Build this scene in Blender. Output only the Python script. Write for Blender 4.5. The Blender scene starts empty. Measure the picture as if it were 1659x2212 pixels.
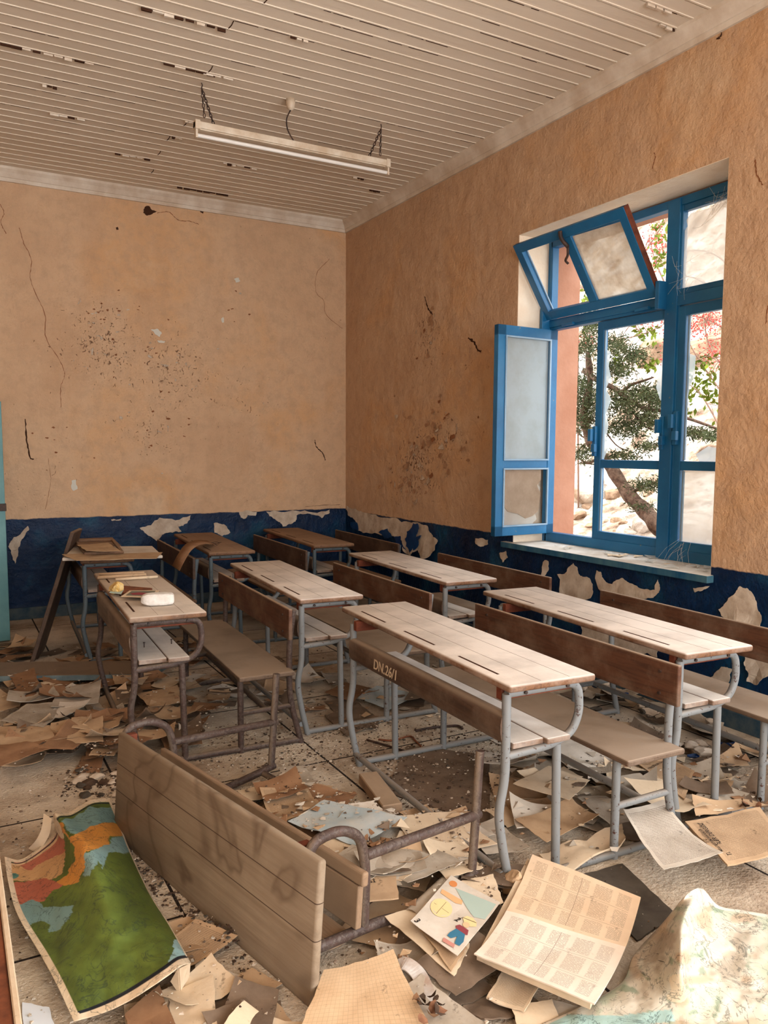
import bpy, bmesh, math, random
from mathutils import Vector, Matrix, noise
random.seed(11)
R = random.Random(5)
sc = bpy.context.scene
COL = sc.collection

# ------------------------------------------------------------------ camera
FPX, YAW, PITCH, ROLL, CY = 1714.3144, 0.504042, 0.0943, 0.0052, 1135.02
HCAM = 1.585
Fw = Vector((math.sin(YAW)*math.cos(PITCH), math.cos(YAW)*math.cos(PITCH), -math.sin(PITCH)))
R0 = Vector((math.cos(YAW), -math.sin(YAW), 0)); U0 = R0.cross(Fw)
Rt = math.cos(ROLL)*R0 + math.sin(ROLL)*U0
Up = -math.sin(ROLL)*R0 + math.cos(ROLL)*U0
cam_d = bpy.data.cameras.new('camera'); cam = bpy.data.objects.new('camera', cam_d); COL.objects.link(cam)
cam_d.sensor_fit = 'HORIZONTAL'; cam_d.sensor_width = 36.0; cam_d.lens = FPX*36.0/1659
cam_d.shift_y = (CY-1106)/1659; cam_d.clip_start = 0.02
m = Matrix.Identity(4)
for i in range(3):
    m[i][0] = Rt[i]; m[i][1] = Up[i]; m[i][2] = -Fw[i]
m[0][3], m[1][3], m[2][3] = 0, 0, HCAM
cam.matrix_world = m
sc.camera = cam

def ray(px, py, axis, val):
    """point of the plane axis=val seen at a pixel of the photograph (used to measure real positions)"""
    d = Fw + Rt*((px-830)/FPX) - Up*((py-CY)/FPX)
    o = Vector((0, 0, HCAM)); t = (val-o[axis])/d[axis]
    return o + d*t

# ------------------------------------------------------------------ light
w = bpy.data.worlds.new('sky'); sc.world = w; w.use_nodes = True
bg = w.node_tree.nodes['Background']
bg.inputs['Color'].default_value = (0.93, 0.97, 1.0, 1); bg.inputs['Strength'].default_value = 3.7
def area(name, loc, rot, sx, sy, power, col=(1, 1, 1)):
    l = bpy.data.lights.new(name, 'AREA'); l.shape = 'RECTANGLE'; l.size = sx; l.size_y = sy
    l.energy = power; l.color = col
    o = bpy.data.objects.new(name, l); COL.objects.link(o); o.location = loc; o.rotation_euler = rot
    return o
PI = math.pi
# daylight of side windows outside the frame; the rear lamp is added fill
area('daylight_side_window', (3.86, 1.25, 2.05), (0, PI/2, 0), 2.2, 1.7, 25, (.97, .985, 1.0))
area('daylight_side_window_b', (3.86, -1.5, 2.05), (0, PI/2, 0), 2.2, 1.8, 135, (.97, .985, 1.0))
area('rear_fill', (1.3, -3.3, 1.9), (PI/2, 0, 0), 4.6, 2.8, 104, (.98, .985, 1.0))
for nm, yy, w_ in (('sky_portal', 4.05, 1.8),):
    a = area(nm, (4.75, yy, 2.1), (0, PI/2, 0), 2.4, w_, 1); a.data.cycles.is_portal = True
sun = bpy.data.lights.new('sun', 'SUN'); sun.energy = 2.2; sun.angle = math.radians(2); sun.color = (1, .95, .86)
so = bpy.data.objects.new('sun', sun); COL.objects.link(so)
so.rotation_euler = Vector((-0.55, 0.25, 1.0)).to_track_quat('Z', 'Y').to_euler()
sc.view_settings.view_transform = 'Standard'; sc.view_settings.look = 'None'
sc.view_settings.exposure = 0.52; sc.view_settings.gamma = 1; sc.view_settings.use_curve_mapping = False
cy = sc.cycles
cy.adaptive_threshold = .04; cy.max_bounces = 5; cy.diffuse_bounces = 3; cy.glossy_bounces = 2; cy.transmission_bounces = 4
cy.transparent_max_bounces = 8; cy.caustics_reflective = False; cy.caustics_refractive = False
cy.sample_clamp_indirect = 8
try: cy.use_denoising = True
except Exception: pass

# ------------------------------------------------------------------ materials
def srgb(r, g, b):
    f = lambda c: ((c/255+.055)/1.055)**2.4 if c > 10 else c/255/12.92
    return (f(r), f(g), f(b), 1)
class NT:
    def __init__(s, name):
        s.m = bpy.data.materials.new(name); s.m.use_nodes = True
        s.t = s.m.node_tree; s.n = s.t.nodes; s.p = s.n['Principled BSDF']; s.p.inputs['Roughness'].default_value = .8
        s.p.inputs['Specular IOR Level'].default_value = .25
    def new(s, typ, **kw):
        x = s.n.new(typ)
        for k, v in kw.items(): setattr(x, k, v)
        return x
    def L(s, a, b): s.t.links.new(a, b)
    def coord(s, kind='Object', scale=(1, 1, 1), loc=(0, 0, 0)):
        c = s.new('ShaderNodeTexCoord'); mp = s.new('ShaderNodeMapping')
        mp.inputs['Scale'].default_value = scale; mp.inputs['Location'].default_value = loc
        s.L(c.outputs[kind], mp.inputs['Vector']); return mp.outputs[0]
    def noise(s, vec, scale, detail=6, rough=.6, dist=0):
        x = s.new('ShaderNodeTexNoise'); x.inputs['Scale'].default_value = scale
        x.inputs['Detail'].default_value = detail; x.inputs['Roughness'].default_value = rough
        x.inputs['Distortion'].default_value = dist
        if vec is not None: s.L(vec, x.inputs['Vector'])
        return x.outputs['Fac']
    def ramp(s, fac, stops):
        x = s.new('ShaderNodeValToRGB'); e = x.color_ramp.elements
        while len(e) < len(stops): e.new(.5)
        for el, (p, c) in zip(e, stops): el.position = p; el.color = c if len(c) == 4 else (*c, 1)
        s.L(fac, x.inputs[0]); return x.outputs[0]
    def mask(s, fac, a, b):
        x = s.new('ShaderNodeMapRange'); x.inputs['From Min'].default_value = a; x.inputs['From Max'].default_value = b
        s.L(fac, x.inputs['Value']); return x.outputs[0]
    def mix(s, fac, a, b, bt='MIX'):
        x = s.new('ShaderNodeMix', data_type='RGBA', blend_type=bt)
        for i, v in ((0, fac), (6, a), (7, b)):
            if isinstance(v, (int, float, tuple)): x.inputs[i].default_value = v
            else: s.L(v, x.inputs[i])
        return x.outputs[2]
    def math(s, op, a, b=0.0, c=0.0):
        x = s.new('ShaderNodeMath', operation=op)
        for i, v in enumerate((a, b, c)):
            if isinstance(v, (int, float)): x.inputs[i].default_value = v
            else: s.L(v, x.inputs[i])
        return x.outputs[0]
    def xyz(s, vec):
        x = s.new('ShaderNodeSeparateXYZ'); s.L(vec, x.inputs[0]); return x.outputs
    def bump(s, h, dist=.01, strength=1):
        x = s.new('ShaderNodeBump'); x.inputs['Distance'].default_value = dist; x.inputs['Strength'].default_value = strength
        s.L(h, x.inputs['Height']); s.L(x.outputs[0], s.p.inputs['Normal'])
    def col(s, c):
        if isinstance(c, tuple): s.p.inputs['Base Color'].default_value = c
        else: s.L(c, s.p.inputs['Base Color'])
    def rough(s, v):
        if isinstance(v, (int, float)): s.p.inputs['Roughness'].default_value = v
        else: s.L(v, s.p.inputs['Roughness'])
BLACK = (0, 0, 0, 1); WHITE = (1, 1, 1, 1)
M = {}
def wall_mat(name, zd, ax, patches, seed=0., grime_shade=0.):
    """plaster wall: peach above, glossy blue dado below; patches = (centre u, z, radius) where paint has chipped"""
    k = NT(name); v = k.coord('Object', loc=(seed, seed, 0)); c = k.new('ShaderNodeTexCoord').outputs['Object']; X = k.xyz(c)
    big = k.noise(v, .9, 5, .55); fine = k.noise(v, 9, 8, .65)
    peach = k.ramp(big, [(.30, srgb(210, 172, 137)), (.50, srgb(220, 184, 149)), (.62, srgb(222, 177, 133)), (.75, srgb(230, 200, 166))])
    peach = k.mix(k.mask(fine, .45, .8), peach, srgb(196, 162, 132))
    # broad brownish stains, drawn out vertically, over the paint
    stain = k.mask(k.noise(k.coord('Object', (1, 1, .25)), 2.2, 6, .6), .52, .72)
    peach = k.mix(k.math('MULTIPLY', stain, .35), peach, srgb(196, 152, 114))
    # chips
    tot = None
    for (u, z, r, am) in patches:
        du = k.math('SUBTRACT', X[ax], u); dz = k.math('SUBTRACT', X[2], z)
        d = k.math('SQRT', k.math('ADD', k.math('POWER', du, 2), k.math('POWER', dz, 2)))
        q = k.math('MULTIPLY', k.mask(d, r, 0), am); tot = q if tot is None else k.math('MAXIMUM', tot, q)
    chipn = k.noise(k.coord('Object', (1, 1, .8), (seed+3, 0, 0)), 30, 4, .6, 1.2)
    chip = k.mask(k.math('ADD', chipn, k.math('MULTIPLY', tot, .17)), .735, .765)
    flake = k.mask(k.math('ADD', k.noise(k.coord('Object', (1, 1, 1), (seed+9, 2, 0)), 11, 5, .6, .6), k.math('MULTIPLY', tot, .14)), .74, .76)
    peach = k.mix(flake, peach, srgb(206, 190, 172))
    peach = k.mix(chip, peach, srgb(134, 100, 76))
    if grime_shade: peach = k.mix(grime_shade, peach, srgb(150, 108, 78))  # browner mix puts the window wall's dimmer light, and some dirt, into its paint
    # dado
    bn = k.noise(v, 2.6, 6, .6)
    blue = k.ramp(bn, [(.3, srgb(2, 20, 50)), (.55, srgb(6, 40, 76)), (.75, srgb(24, 78, 106))])
    edge = k.math('ADD', X[2], k.math('MULTIPLY', k.math('SUBTRACT', k.noise(v, 6, 6, .6), .5), .035))
    isd = k.mask(edge, zd+.004, zd-.004)
    k.col(k.mix(isd, peach, blue))
    k.rough(k.math('SUBTRACT', .85, k.math('MULTIPLY', isd, .5)))
    h = k.math('ADD', k.math('MULTIPLY', k.noise(v, 5, 8, .6), 1.0), k.math('MULTIPLY', k.noise(v, 38, 4, .6), .16))
    h = k.math('SUBTRACT', h, k.math('MULTIPLY', chip, .25))
    h = k.math('ADD', h, k.math('MULTIPLY', flake, .12))
    k.bump(h, .035, 1)
    return k.m
ZDB, ZDR = .935, .915
M['wall_back'] = wall_mat('painted_plaster_back', ZDB, 0, [(1.35, 2.55, .75, 1), (2.0, 2.35, .8, .9), (1.75, 1.75, .7, .7), (2.7, 2.0, .8, .5), (.9, 1.3, .5, .5)])
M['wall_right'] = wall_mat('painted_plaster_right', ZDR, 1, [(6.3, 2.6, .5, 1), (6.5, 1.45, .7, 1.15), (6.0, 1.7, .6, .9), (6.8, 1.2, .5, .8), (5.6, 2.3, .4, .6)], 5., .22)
def simple(name, c, rough=.8, spec=.25, var=None, scale=6, bump=0, bscale=20, kind='Object'):
    k = NT(name); k.rough(rough); k.p.inputs['Specular IOR Level'].default_value = spec
    v = k.coord(kind)
    if var: k.col(k.ramp(k.noise(v, scale, 6, .62), [(.35, c), (.65, var)]))
    else: k.col(c)
    if bump: k.bump(k.noise(v, bscale, 6, .6), bump)
    M[name] = k.m; return k.m
simple('salmon_render', srgb(186, 138, 114), .9, .1, srgb(172, 122, 98), 3, .006, 14)
simple('reveal_lit_peach', srgb(250, 236, 216), .9, .1, srgb(238, 216, 190), 3, .008, 16)
simple('bare_plaster', srgb(214, 200, 182), .9, .1, srgb(178, 158, 138), 9, .004, 30)
simple('dark_crack', srgb(70, 46, 34), .9, .05)
simple('tan_crack', srgb(140, 92, 62), .9, .05)
simple('dark_iron', srgb(38, 32, 30), .6, .4, srgb(80, 56, 44), 30)
simple('white_enamel', srgb(226, 214, 196), .45, .4, srgb(200, 178, 152), 8)
simple('lamp_tube', srgb(236, 232, 226), .25, .5)
simple('skirting', srgb(36, 62, 78), .7, .3, srgb(84, 92, 92), 9, .003)
simple('cyan_door', srgb(84, 134, 138), .5, .4, srgb(104, 152, 154), 3, .002, 30)
simple('orange_wood', srgb(140, 82, 54), .7, .25, srgb(96, 54, 36), 12, .002)
simple('joint_line', srgb(116, 98, 82), .9, .05)
simple('red_batten', srgb(124, 66, 46), .75, .2, srgb(84, 44, 32), 14, .002)
simple('chalk', srgb(206, 186, 158), .9, .05)
simple('ink', srgb(52, 46, 44), .9, .05)
simple('white_stone', srgb(232, 228, 222), .95, .05, srgb(212, 206, 198), 30, .004, 40)
simple('yellow_foam', srgb(226, 180, 96), .9, .05, srgb(238, 214, 160), 30, .01, 60)
simple('grey_board', srgb(92, 84, 74), .85, .1, srgb(66, 58, 50), 5, .002)
simple('pale_blue_edge', srgb(122, 138, 140), .7, .2, srgb(92, 108, 112), 8)
simple('bark', srgb(116, 98, 84), .95, .05, srgb(72, 56, 48), 18, .02, 14)
simple('juniper', srgb(48, 58, 40), .9, .05, srgb(82, 88, 60), 4)
simple('leaf_green', srgb(120, 132, 44), .8, .1, srgb(84, 104, 40), 6)
simple('berry', srgb(206, 92, 84), .8, .1)
simple('twig', srgb(150, 122, 108), .9, .05)
simple('limestone', srgb(214, 204, 190), .95, .05, srgb(150, 124, 100), 2.5, .05, 6)
simple('limestone_tan', srgb(172, 146, 120), .95, .05, srgb(112, 86, 68), 4, .04, 7)
simple('broken_plastic', srgb(206, 214, 214), .4, .4, srgb(160, 140, 120), 9)
simple('snow_white_paper', srgb(222, 228, 236), .85, .1)
simple('rust_sheet', srgb(206, 204, 200), .5, .4, srgb(170, 148, 132), 12)

def ceiling_mat():
    k = NT('painted_boards'); v = k.coord('Object', (.35, 1, 1)); X = k.xyz(k.new('ShaderNodeTexCoord').outputs['Object'])
    base = k.ramp(k.noise(v, 1.5, 6, .6), [(.3, srgb(222, 206, 186)), (.6, srgb(232, 218, 200)), (.8, srgb(210, 190, 168))])
    fl = k.mask(k.noise(k.coord('Object', (.5, 5, 1)), 2.4, 7, .7), .70, .72)
    base = k.mix(fl, base, srgb(236, 222, 204))
    k.col(base); k.rough(.75); k.bump(k.noise(v, 30, 4, .6), .002)
    return k.m
M['ceiling'] = ceiling_mat()
simple('ceiling_gap', srgb(84, 66, 52), .9, .05, srgb(190, 168, 144), 2.2)
simple('cornice', srgb(232, 220, 204), .75, .2, srgb(204, 184, 162), 4, .002)

def floor_mat():
    k = NT('dirty_concrete'); v = k.coord('Object')
    n = k.noise(v, 1.6, 8, .62); n2 = k.noise(v, 7, 8, .7)
    c = k.ramp(n, [(.30, srgb(124, 104, 86)), (.42, srgb(176, 156, 134)), (.56, srgb(210, 194, 172)), (.8, srgb(228, 216, 200))])
    c = k.mix(k.math('MULTIPLY', k.mask(n2, .52, .7), .5), c, srgb(104, 84, 68))
    br = k.new('ShaderNodeTexBrick'); br.offset = 0; br.inputs['Scale'].default_value = 1.0
    br.inputs['Brick Width'].default_value = 1.0; br.inputs['Row Height'].default_value = 1.0; br.inputs['Mortar Size'].default_value = .006
    k.L(k.coord('Object', loc=(.35, .42, 0)), br.inputs['Vector'])
    c = k.mix(br.outputs['Fac'], c, srgb(40, 32, 26))
    k.col(c); k.rough(.95); k.bump(k.math('ADD', n2, k.noise(v, 60, 4, .6)), .012)
    return k.m
M['floor'] = floor_mat()

def wood(name, base, dark, dust, amount, seed=0., rough=.7):
    """planked wood, grain along local Y, with a layer of settled dust on the face that points up in the piece itself"""
    k = NT(name); c = k.coord('Object', (14, 1.0, 14), (seed, seed, seed))
    g = k.noise(c, 2.2, 7, .65, .8)
    b = k.ramp(g, [(.3, dark), (.55, base), (.75, dark)])
    nz = k.xyz(k.new('ShaderNodeTexCoord').outputs['Normal'])[2]
    d = k.noise(k.coord('Object', (1, 1, 1), (seed, 0, 0)), 3.2, 7, .6)
    dc = k.mix(k.mask(d, .45, .75), dust, tuple(x*.62 for x in dust[:3])+(1,))
    up = k.math('MULTIPLY', k.mask(nz, .25, .85), amount)
    side = k.math('MULTIPLY', k.mask(k.noise(k.coord('Object', (1, 1, 1), (seed+4, 0, 0)), 5, 6, .65), .42, .7), amount*.45)
    f = k.math('MAXIMUM', up, side)
    k.col(k.mix(f, b, dc)); k.rough(rough); k.p.inputs['Specular IOR Level'].default_value = .3
    k.bump(k.math('ADD', k.math('MULTIPLY', g, .6), d), .002)
    M[name] = k.m; return k.m
DUST = srgb(222, 212, 202)
wood('desk_wood_pale', srgb(128, 92, 66), srgb(84, 56, 40), DUST, .96, 1)
wood('desk_wood_mid', srgb(130, 96, 70), srgb(88, 60, 44), srgb(206, 192, 176), .92, 2)
wood('desk_wood_brown', srgb(122, 88, 64), srgb(80, 56, 40), srgb(150, 122, 98), .85, 3)  # back-row copy: dust browned partly for the weaker window light there
wood('back_wood', srgb(98, 64, 46), srgb(64, 42, 32), srgb(168, 148, 126), .75, 4, .55)
wood('back_wood_dark', srgb(76, 56, 44), srgb(50, 36, 30), srgb(150, 128, 106), .7, 5, .6)
wood('panel_wood', srgb(88, 66, 52), srgb(60, 44, 36), srgb(190, 172, 152), .5, 9, .6)
wood('shelf_wood', srgb(120, 90, 68), srgb(80, 58, 44), srgb(224, 216, 206), .97, 6)
wood('seat_wood', srgb(110, 90, 74), srgb(84, 66, 54), srgb(158, 140, 122), .93, 7)
wood('toppled_wood', srgb(150, 122, 96), srgb(116, 92, 72), srgb(166, 142, 116), .85, 8)

def stained_top():
    k = NT('stained_desktop'); v = k.coord('Object'); X = k.xyz(k.new('ShaderNodeTexCoord').outputs['Object'])
    g = k.noise(k.coord('Object', (16, .8, 16)), 2.2, 6, .6, .6)
    c = k.ramp(g, [(.3, srgb(142, 124, 104)), (.6, srgb(166, 148, 126)), (.8, srgb(138, 118, 98))])
    n = k.noise(v, 2.4, 3, .5, .4)
    s = k.ramp(n, [(.45, BLACK), (.53, (.15, .15, .15, 1)), (.56, (.75, .75, .75, 1)), (.575, (.35, .35, .35, 1)), (.66, BLACK)])
    c = k.mix(s, c, srgb(92, 72, 56))
    d = k.noise(v, 1.4, 5, .6); c = k.mix(k.mask(d, .35, .8), c, srgb(118, 100, 80))
    for xx in (.1, .205):
        ln = k.mask(k.math('ABSOLUTE', k.math('SUBTRACT', X[0], xx)), .0022, .0008); c = k.mix(ln, c, srgb(70, 52, 40))
    k.col(c); k.rough(.75); k.bump(k.math('ADD', g, d), .002); return k.m
M['stained_top'] = stained_top()

def steel(name, paint, rust, amt):
    k = NT(name); v = k.coord('Object')
    a = k.mask(k.math('ADD', k.math('MULTIPLY', k.noise(v, 4, 5, .6), .35), k.math('MULTIPLY', k.noise(v, 70, 4, .7), .9)), .80-amt, .83-amt)
    c = k.mix(a, paint, k.ramp(k.noise(v, 25, 5, .6), [(.4, rust), (.65, tuple(x*1.7 for x in rust[:3])+(1,))]))
    dz = k.xyz(k.new('ShaderNodeTexCoord').outputs['Normal'])[2]
    c = k.mix(k.math('MULTIPLY', k.mask(dz, .3, 1), .6), c, srgb(150, 132, 112))
    k.col(c); k.rough(.55); k.p.inputs['Specular IOR Level'].default_value = .4; k.bump(a, .001)
    M[name] = k.m
steel('steel_grey', srgb(126, 128, 128), srgb(72, 48, 40), .06)
steel('steel_dark', srgb(84, 96, 102), srgb(58, 42, 36), .08)
steel('steel_rust', srgb(88, 74, 66), srgb(66, 50, 44), .19)

def blue_paint(name, a, b):
    k = NT(name); v = k.coord('Object')
    c = k.ramp(k.noise(v, 3, 6, .6), [(.35, a), (.65, b)])
    c = k.mix(k.mask(k.noise(v, 24, 6, .65), .68, .72), c, srgb(120, 120, 112))
    k.col(c); k.rough(.42); k.p.inputs['Specular IOR Level'].default_value = .5; k.bump(k.noise(v, 40, 4, .6), .0015); M[name] = k.m
blue_paint('blue_frame', srgb(18, 94, 142), srgb(30, 112, 162))
blue_paint('blue_sill', srgb(40, 104, 140), srgb(60, 120, 150))
blue_paint('putty', srgb(150, 178, 200), srgb(120, 150, 176))

def glass(name, c, alpha, grime_shade, amt):
    k = NT(name); v = k.coord('Object')
    k.p.inputs['Roughness'].default_value = .35
    t = k.new('ShaderNodeBsdfTransparent'); tr = k.new('ShaderNodeBsdfTranslucent'); d = k.new('ShaderNodeBsdfDiffuse')
    g = k.ramp(k.noise(v, 4, 7, .65), [(.5-amt*.25, c), (.75, grime_shade)])
    k.L(g, tr.inputs[0]); k.L(g, d.inputs[0]); k.L(g, k.p.inputs['Base Color'])
    m1 = k.new('ShaderNodeMixShader'); m1.inputs[0].default_value = .45; k.L(tr.outputs[0], m1.inputs[1]); k.L(k.p.outputs[0], m1.inputs[2])
    m2 = k.new('ShaderNodeMixShader'); k.L(k.mask(k.noise(v, 6, 5, .6), .2, .8), m2.inputs[0])
    m2.inputs[0].default_value = alpha
    for l in list(m2.inputs[0].links): k.t.links.remove(l)
    k.L(t.outputs[0], m2.inputs[1]); k.L(m1.outputs[0], m2.inputs[2])
    k.L(m2.outputs[0], k.n['Material Output'].inputs[0]); M[name] = k.m
glass('glass_frosted', srgb(214, 226, 232), .93, srgb(196, 206, 206), .2)
glass('glass_dusty', srgb(236, 236, 232), .55, srgb(220, 214, 204), .3)
glass('glass_dirty', srgb(246, 240, 228), .72, srgb(170, 146, 116), .7)
glass('glass_cardboard', srgb(214, 196, 176), .96, srgb(176, 152, 128), .6)
glass('glass_shard', srgb(214, 230, 238), .5, srgb(200, 214, 222), .2)

def paper(name, c, c2, kind='plain', line=srgb(96, 80, 66)):
    k = NT(name); v = k.coord('UV'); ob = k.coord('Object')
    b = k.ramp(k.noise(ob, 7, 6, .6), [(.3, c), (.7, c2)])
    b = k.mix(k.mask(k.noise(ob, 22, 6, .7), .62, .72), b, tuple(x*.5 for x in c2[:3])+(1,))
    X = k.xyz(v)
    if kind in ('text', 'table', 'grid'):
        if kind == 'grid':
            a = k.mask(k.math('FRACT', k.math('MULTIPLY', X[0], 24)), .1, .04); bb = k.mask(k.math('FRACT', k.math('MULTIPLY', X[1], 18)), .1, .04)
            t = k.math('MULTIPLY', k.math('MAXIMUM', a, bb), .3)
        else:
            rows = 46 if kind == 'text' else 60
            r = k.mask(k.math('ABSOLUTE', k.math('SUBTRACT', k.math('FRACT', k.math('MULTIPLY', X[1], rows)), .5)), .26, .18)
            wv = k.new('ShaderNodeCombineXYZ'); k.L(k.math('MULTIPLY', X[0], 70 if kind == 'text' else 60), wv.inputs[0])
            k.L(k.math('FLOOR', k.math('MULTIPLY', X[1], rows)), wv.inputs[1])
            wd = k.mask(k.noise(wv.outputs[0], 1.0, 2, .8), .42, .46)
            t = k.math('MULTIPLY', r, wd)
            if kind == 'table':
                cb = k.mask(k.math('ABSOLUTE', k.math('SUBTRACT', k.math('FRACT', k.math('MULTIPLY', X[0], 5)), .5)), .40, .36)
                rb = k.mask(k.math('ABSOLUTE', k.math('SUBTRACT', k.math('FRACT', k.math('MULTIPLY', X[1], 3)), .5)), .44, .41)
                t = k.math('MULTIPLY', k.math('MULTIPLY', t, cb), rb)
                ln = k.mask(k.math('ABSOLUTE', k.math('SUBTRACT', k.math('FRACT', k.math('ADD', k.math('MULTIPLY', X[1], 3), .5)), .5)), .012, .006)
                l2 = k.mask(k.math('ABSOLUTE', k.math('SUBTRACT', X[0], .5)), .004, .002)
                t = k.math('MAXIMUM', t, k.math('MAXIMUM', ln, l2))
            mg = k.math('MULTIPLY', k.mask(k.math('ABSOLUTE', k.math('SUBTRACT', X[0], .5)), .44, .43), k.mask(k.math('ABSOLUTE', k.math('SUBTRACT', X[1], .5)), .44, .43))
            t = k.math('MULTIPLY', k.math('MULTIPLY', t, mg), .6)
        b = k.mix(t, b, line)
    k.col(b); k.rough(.9); k.p.inputs['Specular IOR Level'].default_value = .1
    k.bump(k.noise(ob, 14, 5, .6), .004); M[name] = k.m; return name
PC = dict(cream=(srgb(226, 206, 178), srgb(206, 182, 152)), tan=(srgb(200, 170, 136), srgb(172, 142, 112)),
          brown=(srgb(164, 126, 94), srgb(128, 94, 70)), grey=(srgb(196, 184, 168), srgb(158, 144, 126)), white=(srgb(226, 216, 202), srgb(196, 184, 168)),
          dirty=(srgb(136, 116, 98), srgb(98, 82, 68)))
for nm, (a, b) in PC.items():
    paper('paper_'+nm, a, b)
    paper('text_'+nm, a, b, 'text')
paper('table_cream', srgb(232, 206, 176), srgb(220, 190, 158), 'table')
paper('table_white', srgb(236, 222, 206), srgb(226, 208, 188), 'table')
paper('grid_tan', srgb(224, 194, 158), srgb(204, 172, 136), 'grid')
paper('photo_blue', srgb(168, 190, 200), srgb(206, 206, 200))
for nm, c in dict(print_sun=(214, 140, 86), print_sea=(176, 194, 184), print_yellow=(234, 210, 156), print_blue=(66, 120, 148), print_red=(146, 72, 78), print_pink=(198, 138, 126), print_orange=(226, 176, 128), print_skin=(232, 190, 150), print_grey=(120, 118, 104), print_white=(222, 218, 206)).items():
    simple(nm, srgb(*c), .9, .05)

# ------------------------------------------------------------------ mesh helpers
def mesh_obj(name, verts, faces, mat, parent=None, smooth=False, mats=None, fm=None, uvs=None):
    me = bpy.data.meshes.new(name); me.from_pydata([tuple(v) for v in verts], [], faces)
    for mm in (mats or [mat]): me.materials.append(M[mm] if isinstance(mm, str) else mm)
    if fm: me.polygons.foreach_set('material_index', fm)
    if smooth: me.polygons.foreach_set('use_smooth', [True]*len(me.polygons))
    if uvs:
        ul = me.uv_layers.new(name='uv')
        for lp in me.loops: ul.data[lp.index].uv = uvs[lp.vertex_index]
    me.update(); o = bpy.data.objects.new(name, me); COL.objects.link(o)
    if parent: o.parent = parent
    return o
def thing(name, label, cat, loc=(0, 0, 0), rz=0, group=None):
    o = bpy.data.objects.new(name, None); COL.objects.link(o); o.location = loc; o.rotation_euler = (0, 0, rz)
    o.empty_display_size = .1
    return tag(o, label, cat, group)
def tag(o, label, cat, group=None, kind=None):
    o['label'] = label; o['category'] = cat
    if group: o['group'] = group
    if kind: o['kind'] = kind
    return o
def struct(o): o['kind'] = 'structure'; return o

class G:
    """geometry collector"""
    def __init__(s): s.v = []; s.f = []; s.m = []
    def add(s, vs, fs, mi=0):
        b = len(s.v); s.v += [Vector(v) for v in vs]; s.f += [tuple(i+b for i in f) for f in fs]; s.m += [mi]*len(fs); return s
    def box(s, x0, x1, y0, y1, z0, z1, mi=0, bev=0):
        if bev:
            bm = bmesh.new(); bmesh.ops.create_cube(bm, size=1)
            for v in bm.verts: v.co = Vector(((x0+x1)/2+v.co.x*(x1-x0), (y0+y1)/2+v.co.y*(y1-y0), (z0+z1)/2+v.co.z*(z1-z0)))
            bmesh.ops.bevel(bm, geom=bm.edges[:], offset=bev, segments=2, affect='EDGES', profile=.5)
            bm.verts.index_update()
            s.add([v.co.copy() for v in bm.verts], [[v.index for v in f.verts] for f in bm.faces], mi); bm.free(); return s
        vs = [(x, y, z) for z in (z0, z1) for y in (y0, y1) for x in (x0, x1)]
        return s.add(vs, [(0, 2, 3, 1), (4, 5, 7, 6), (0, 1, 5, 4), (2, 6, 7, 3), (0, 4, 6, 2), (1, 3, 7, 5)], mi)
    def tube(s, pts, r, n=10, mi=0, cap=True, rs=None):
        pts = [Vector(p) for p in pts]; N = len(pts); vs = []; ref = None
        for i, p in enumerate(pts):
            d = (pts[min(i+1, N-1)]-pts[max(i-1, 0)]).normalized()
            if ref is None: ref = Vector((0, 0, 1)) if abs(d.z) < .9 else Vector((1, 0, 0))
            a = (ref - d*ref.dot(d)).normalized(); ref = a; b = d.cross(a); rr = rs[i] if rs else r
            vs += [p+(a*math.cos(2*PI*j/n)+b*math.sin(2*PI*j/n))*rr for j in range(n)]
        fs = [(i*n+j, i*n+(j+1) % n, (i+1)*n+(j+1) % n, (i+1)*n+j) for i in range(N-1) for j in range(n)]
        if cap: fs += [tuple(range(n-1, -1, -1)), tuple((N-1)*n+j for j in range(n))]
        return s.add(vs, fs, mi)
    def build(s, name, mats, parent=None, smooth=False):
        if isinstance(mats, str): mats = [mats]
        o = mesh_obj(name, s.v, s.f, None, parent, smooth, mats, s.m)
        return o
def autosmooth(o, deg=40):
    me = o.data; me.polygons.foreach_set('use_smooth', [True]*len(me.polygons))
    try: me.set_sharp_from_angle(angle=math.radians(deg))
    except Exception: pass
    return o
def bez(pts, sub=6):
    """catmull-rom through points"""
    P = [Vector(p) for p in pts]; P = [P[0]*2-P[1]]+P+[P[-1]*2-P[-2]]; out = []
    for i in range(1, len(P)-2):
        for k in range(sub):
            t = k/sub; a, b, c, d = P[i-1:i+3]
            out.append(.5*((2*b)+(c-a)*t+(2*a-5*b+4*c-d)*t*t+(3*b-a-3*c+d)*t**3))
    out.append(P[-2]); return out
def fillet(pts, r=.06, n=5):
    """polyline with rounded corners"""
    P = [Vector(p) for p in pts]; out = [P[0]]
    for i in range(1, len(P)-1):
        a, b, c = P[i-1:i+2]; u = (a-b); v = (c-b); rr = min(r, u.length*.45, v.length*.45)
        p0 = b+u.normalized()*rr; p1 = b+v.normalized()*rr
        for k in range(n+1):
            t = k/n; out.append(p0*(1-t)**2+b*2*t*(1-t)+p1*t*t)
    out.append(P[-1]); return out

# ------------------------------------------------------------------ room shell
XW, YB, ZC = 3.92, 8.0, 4.05
XL, YR = -1.3, -3.6
OY0, OY1, OZ0, OZ1 = 3.12, 4.99, .865, 3.235      # the window opening
XO = 4.55
g = G().box(XL-.2, XW+.8, YR, YB+.3, -.2, 0); fl = g.build('floor', 'floor'); struct(fl)
g = G().box(XL, XW, YB, YB+.3, 0, ZC+.1); wb = struct(g.build('wall_back', 'wall_back'))
g = G().box(XL-.2, XL, YR, YB+.3, 0, ZC+.1); struct(g.build('wall_left', 'wall_back'))
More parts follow.
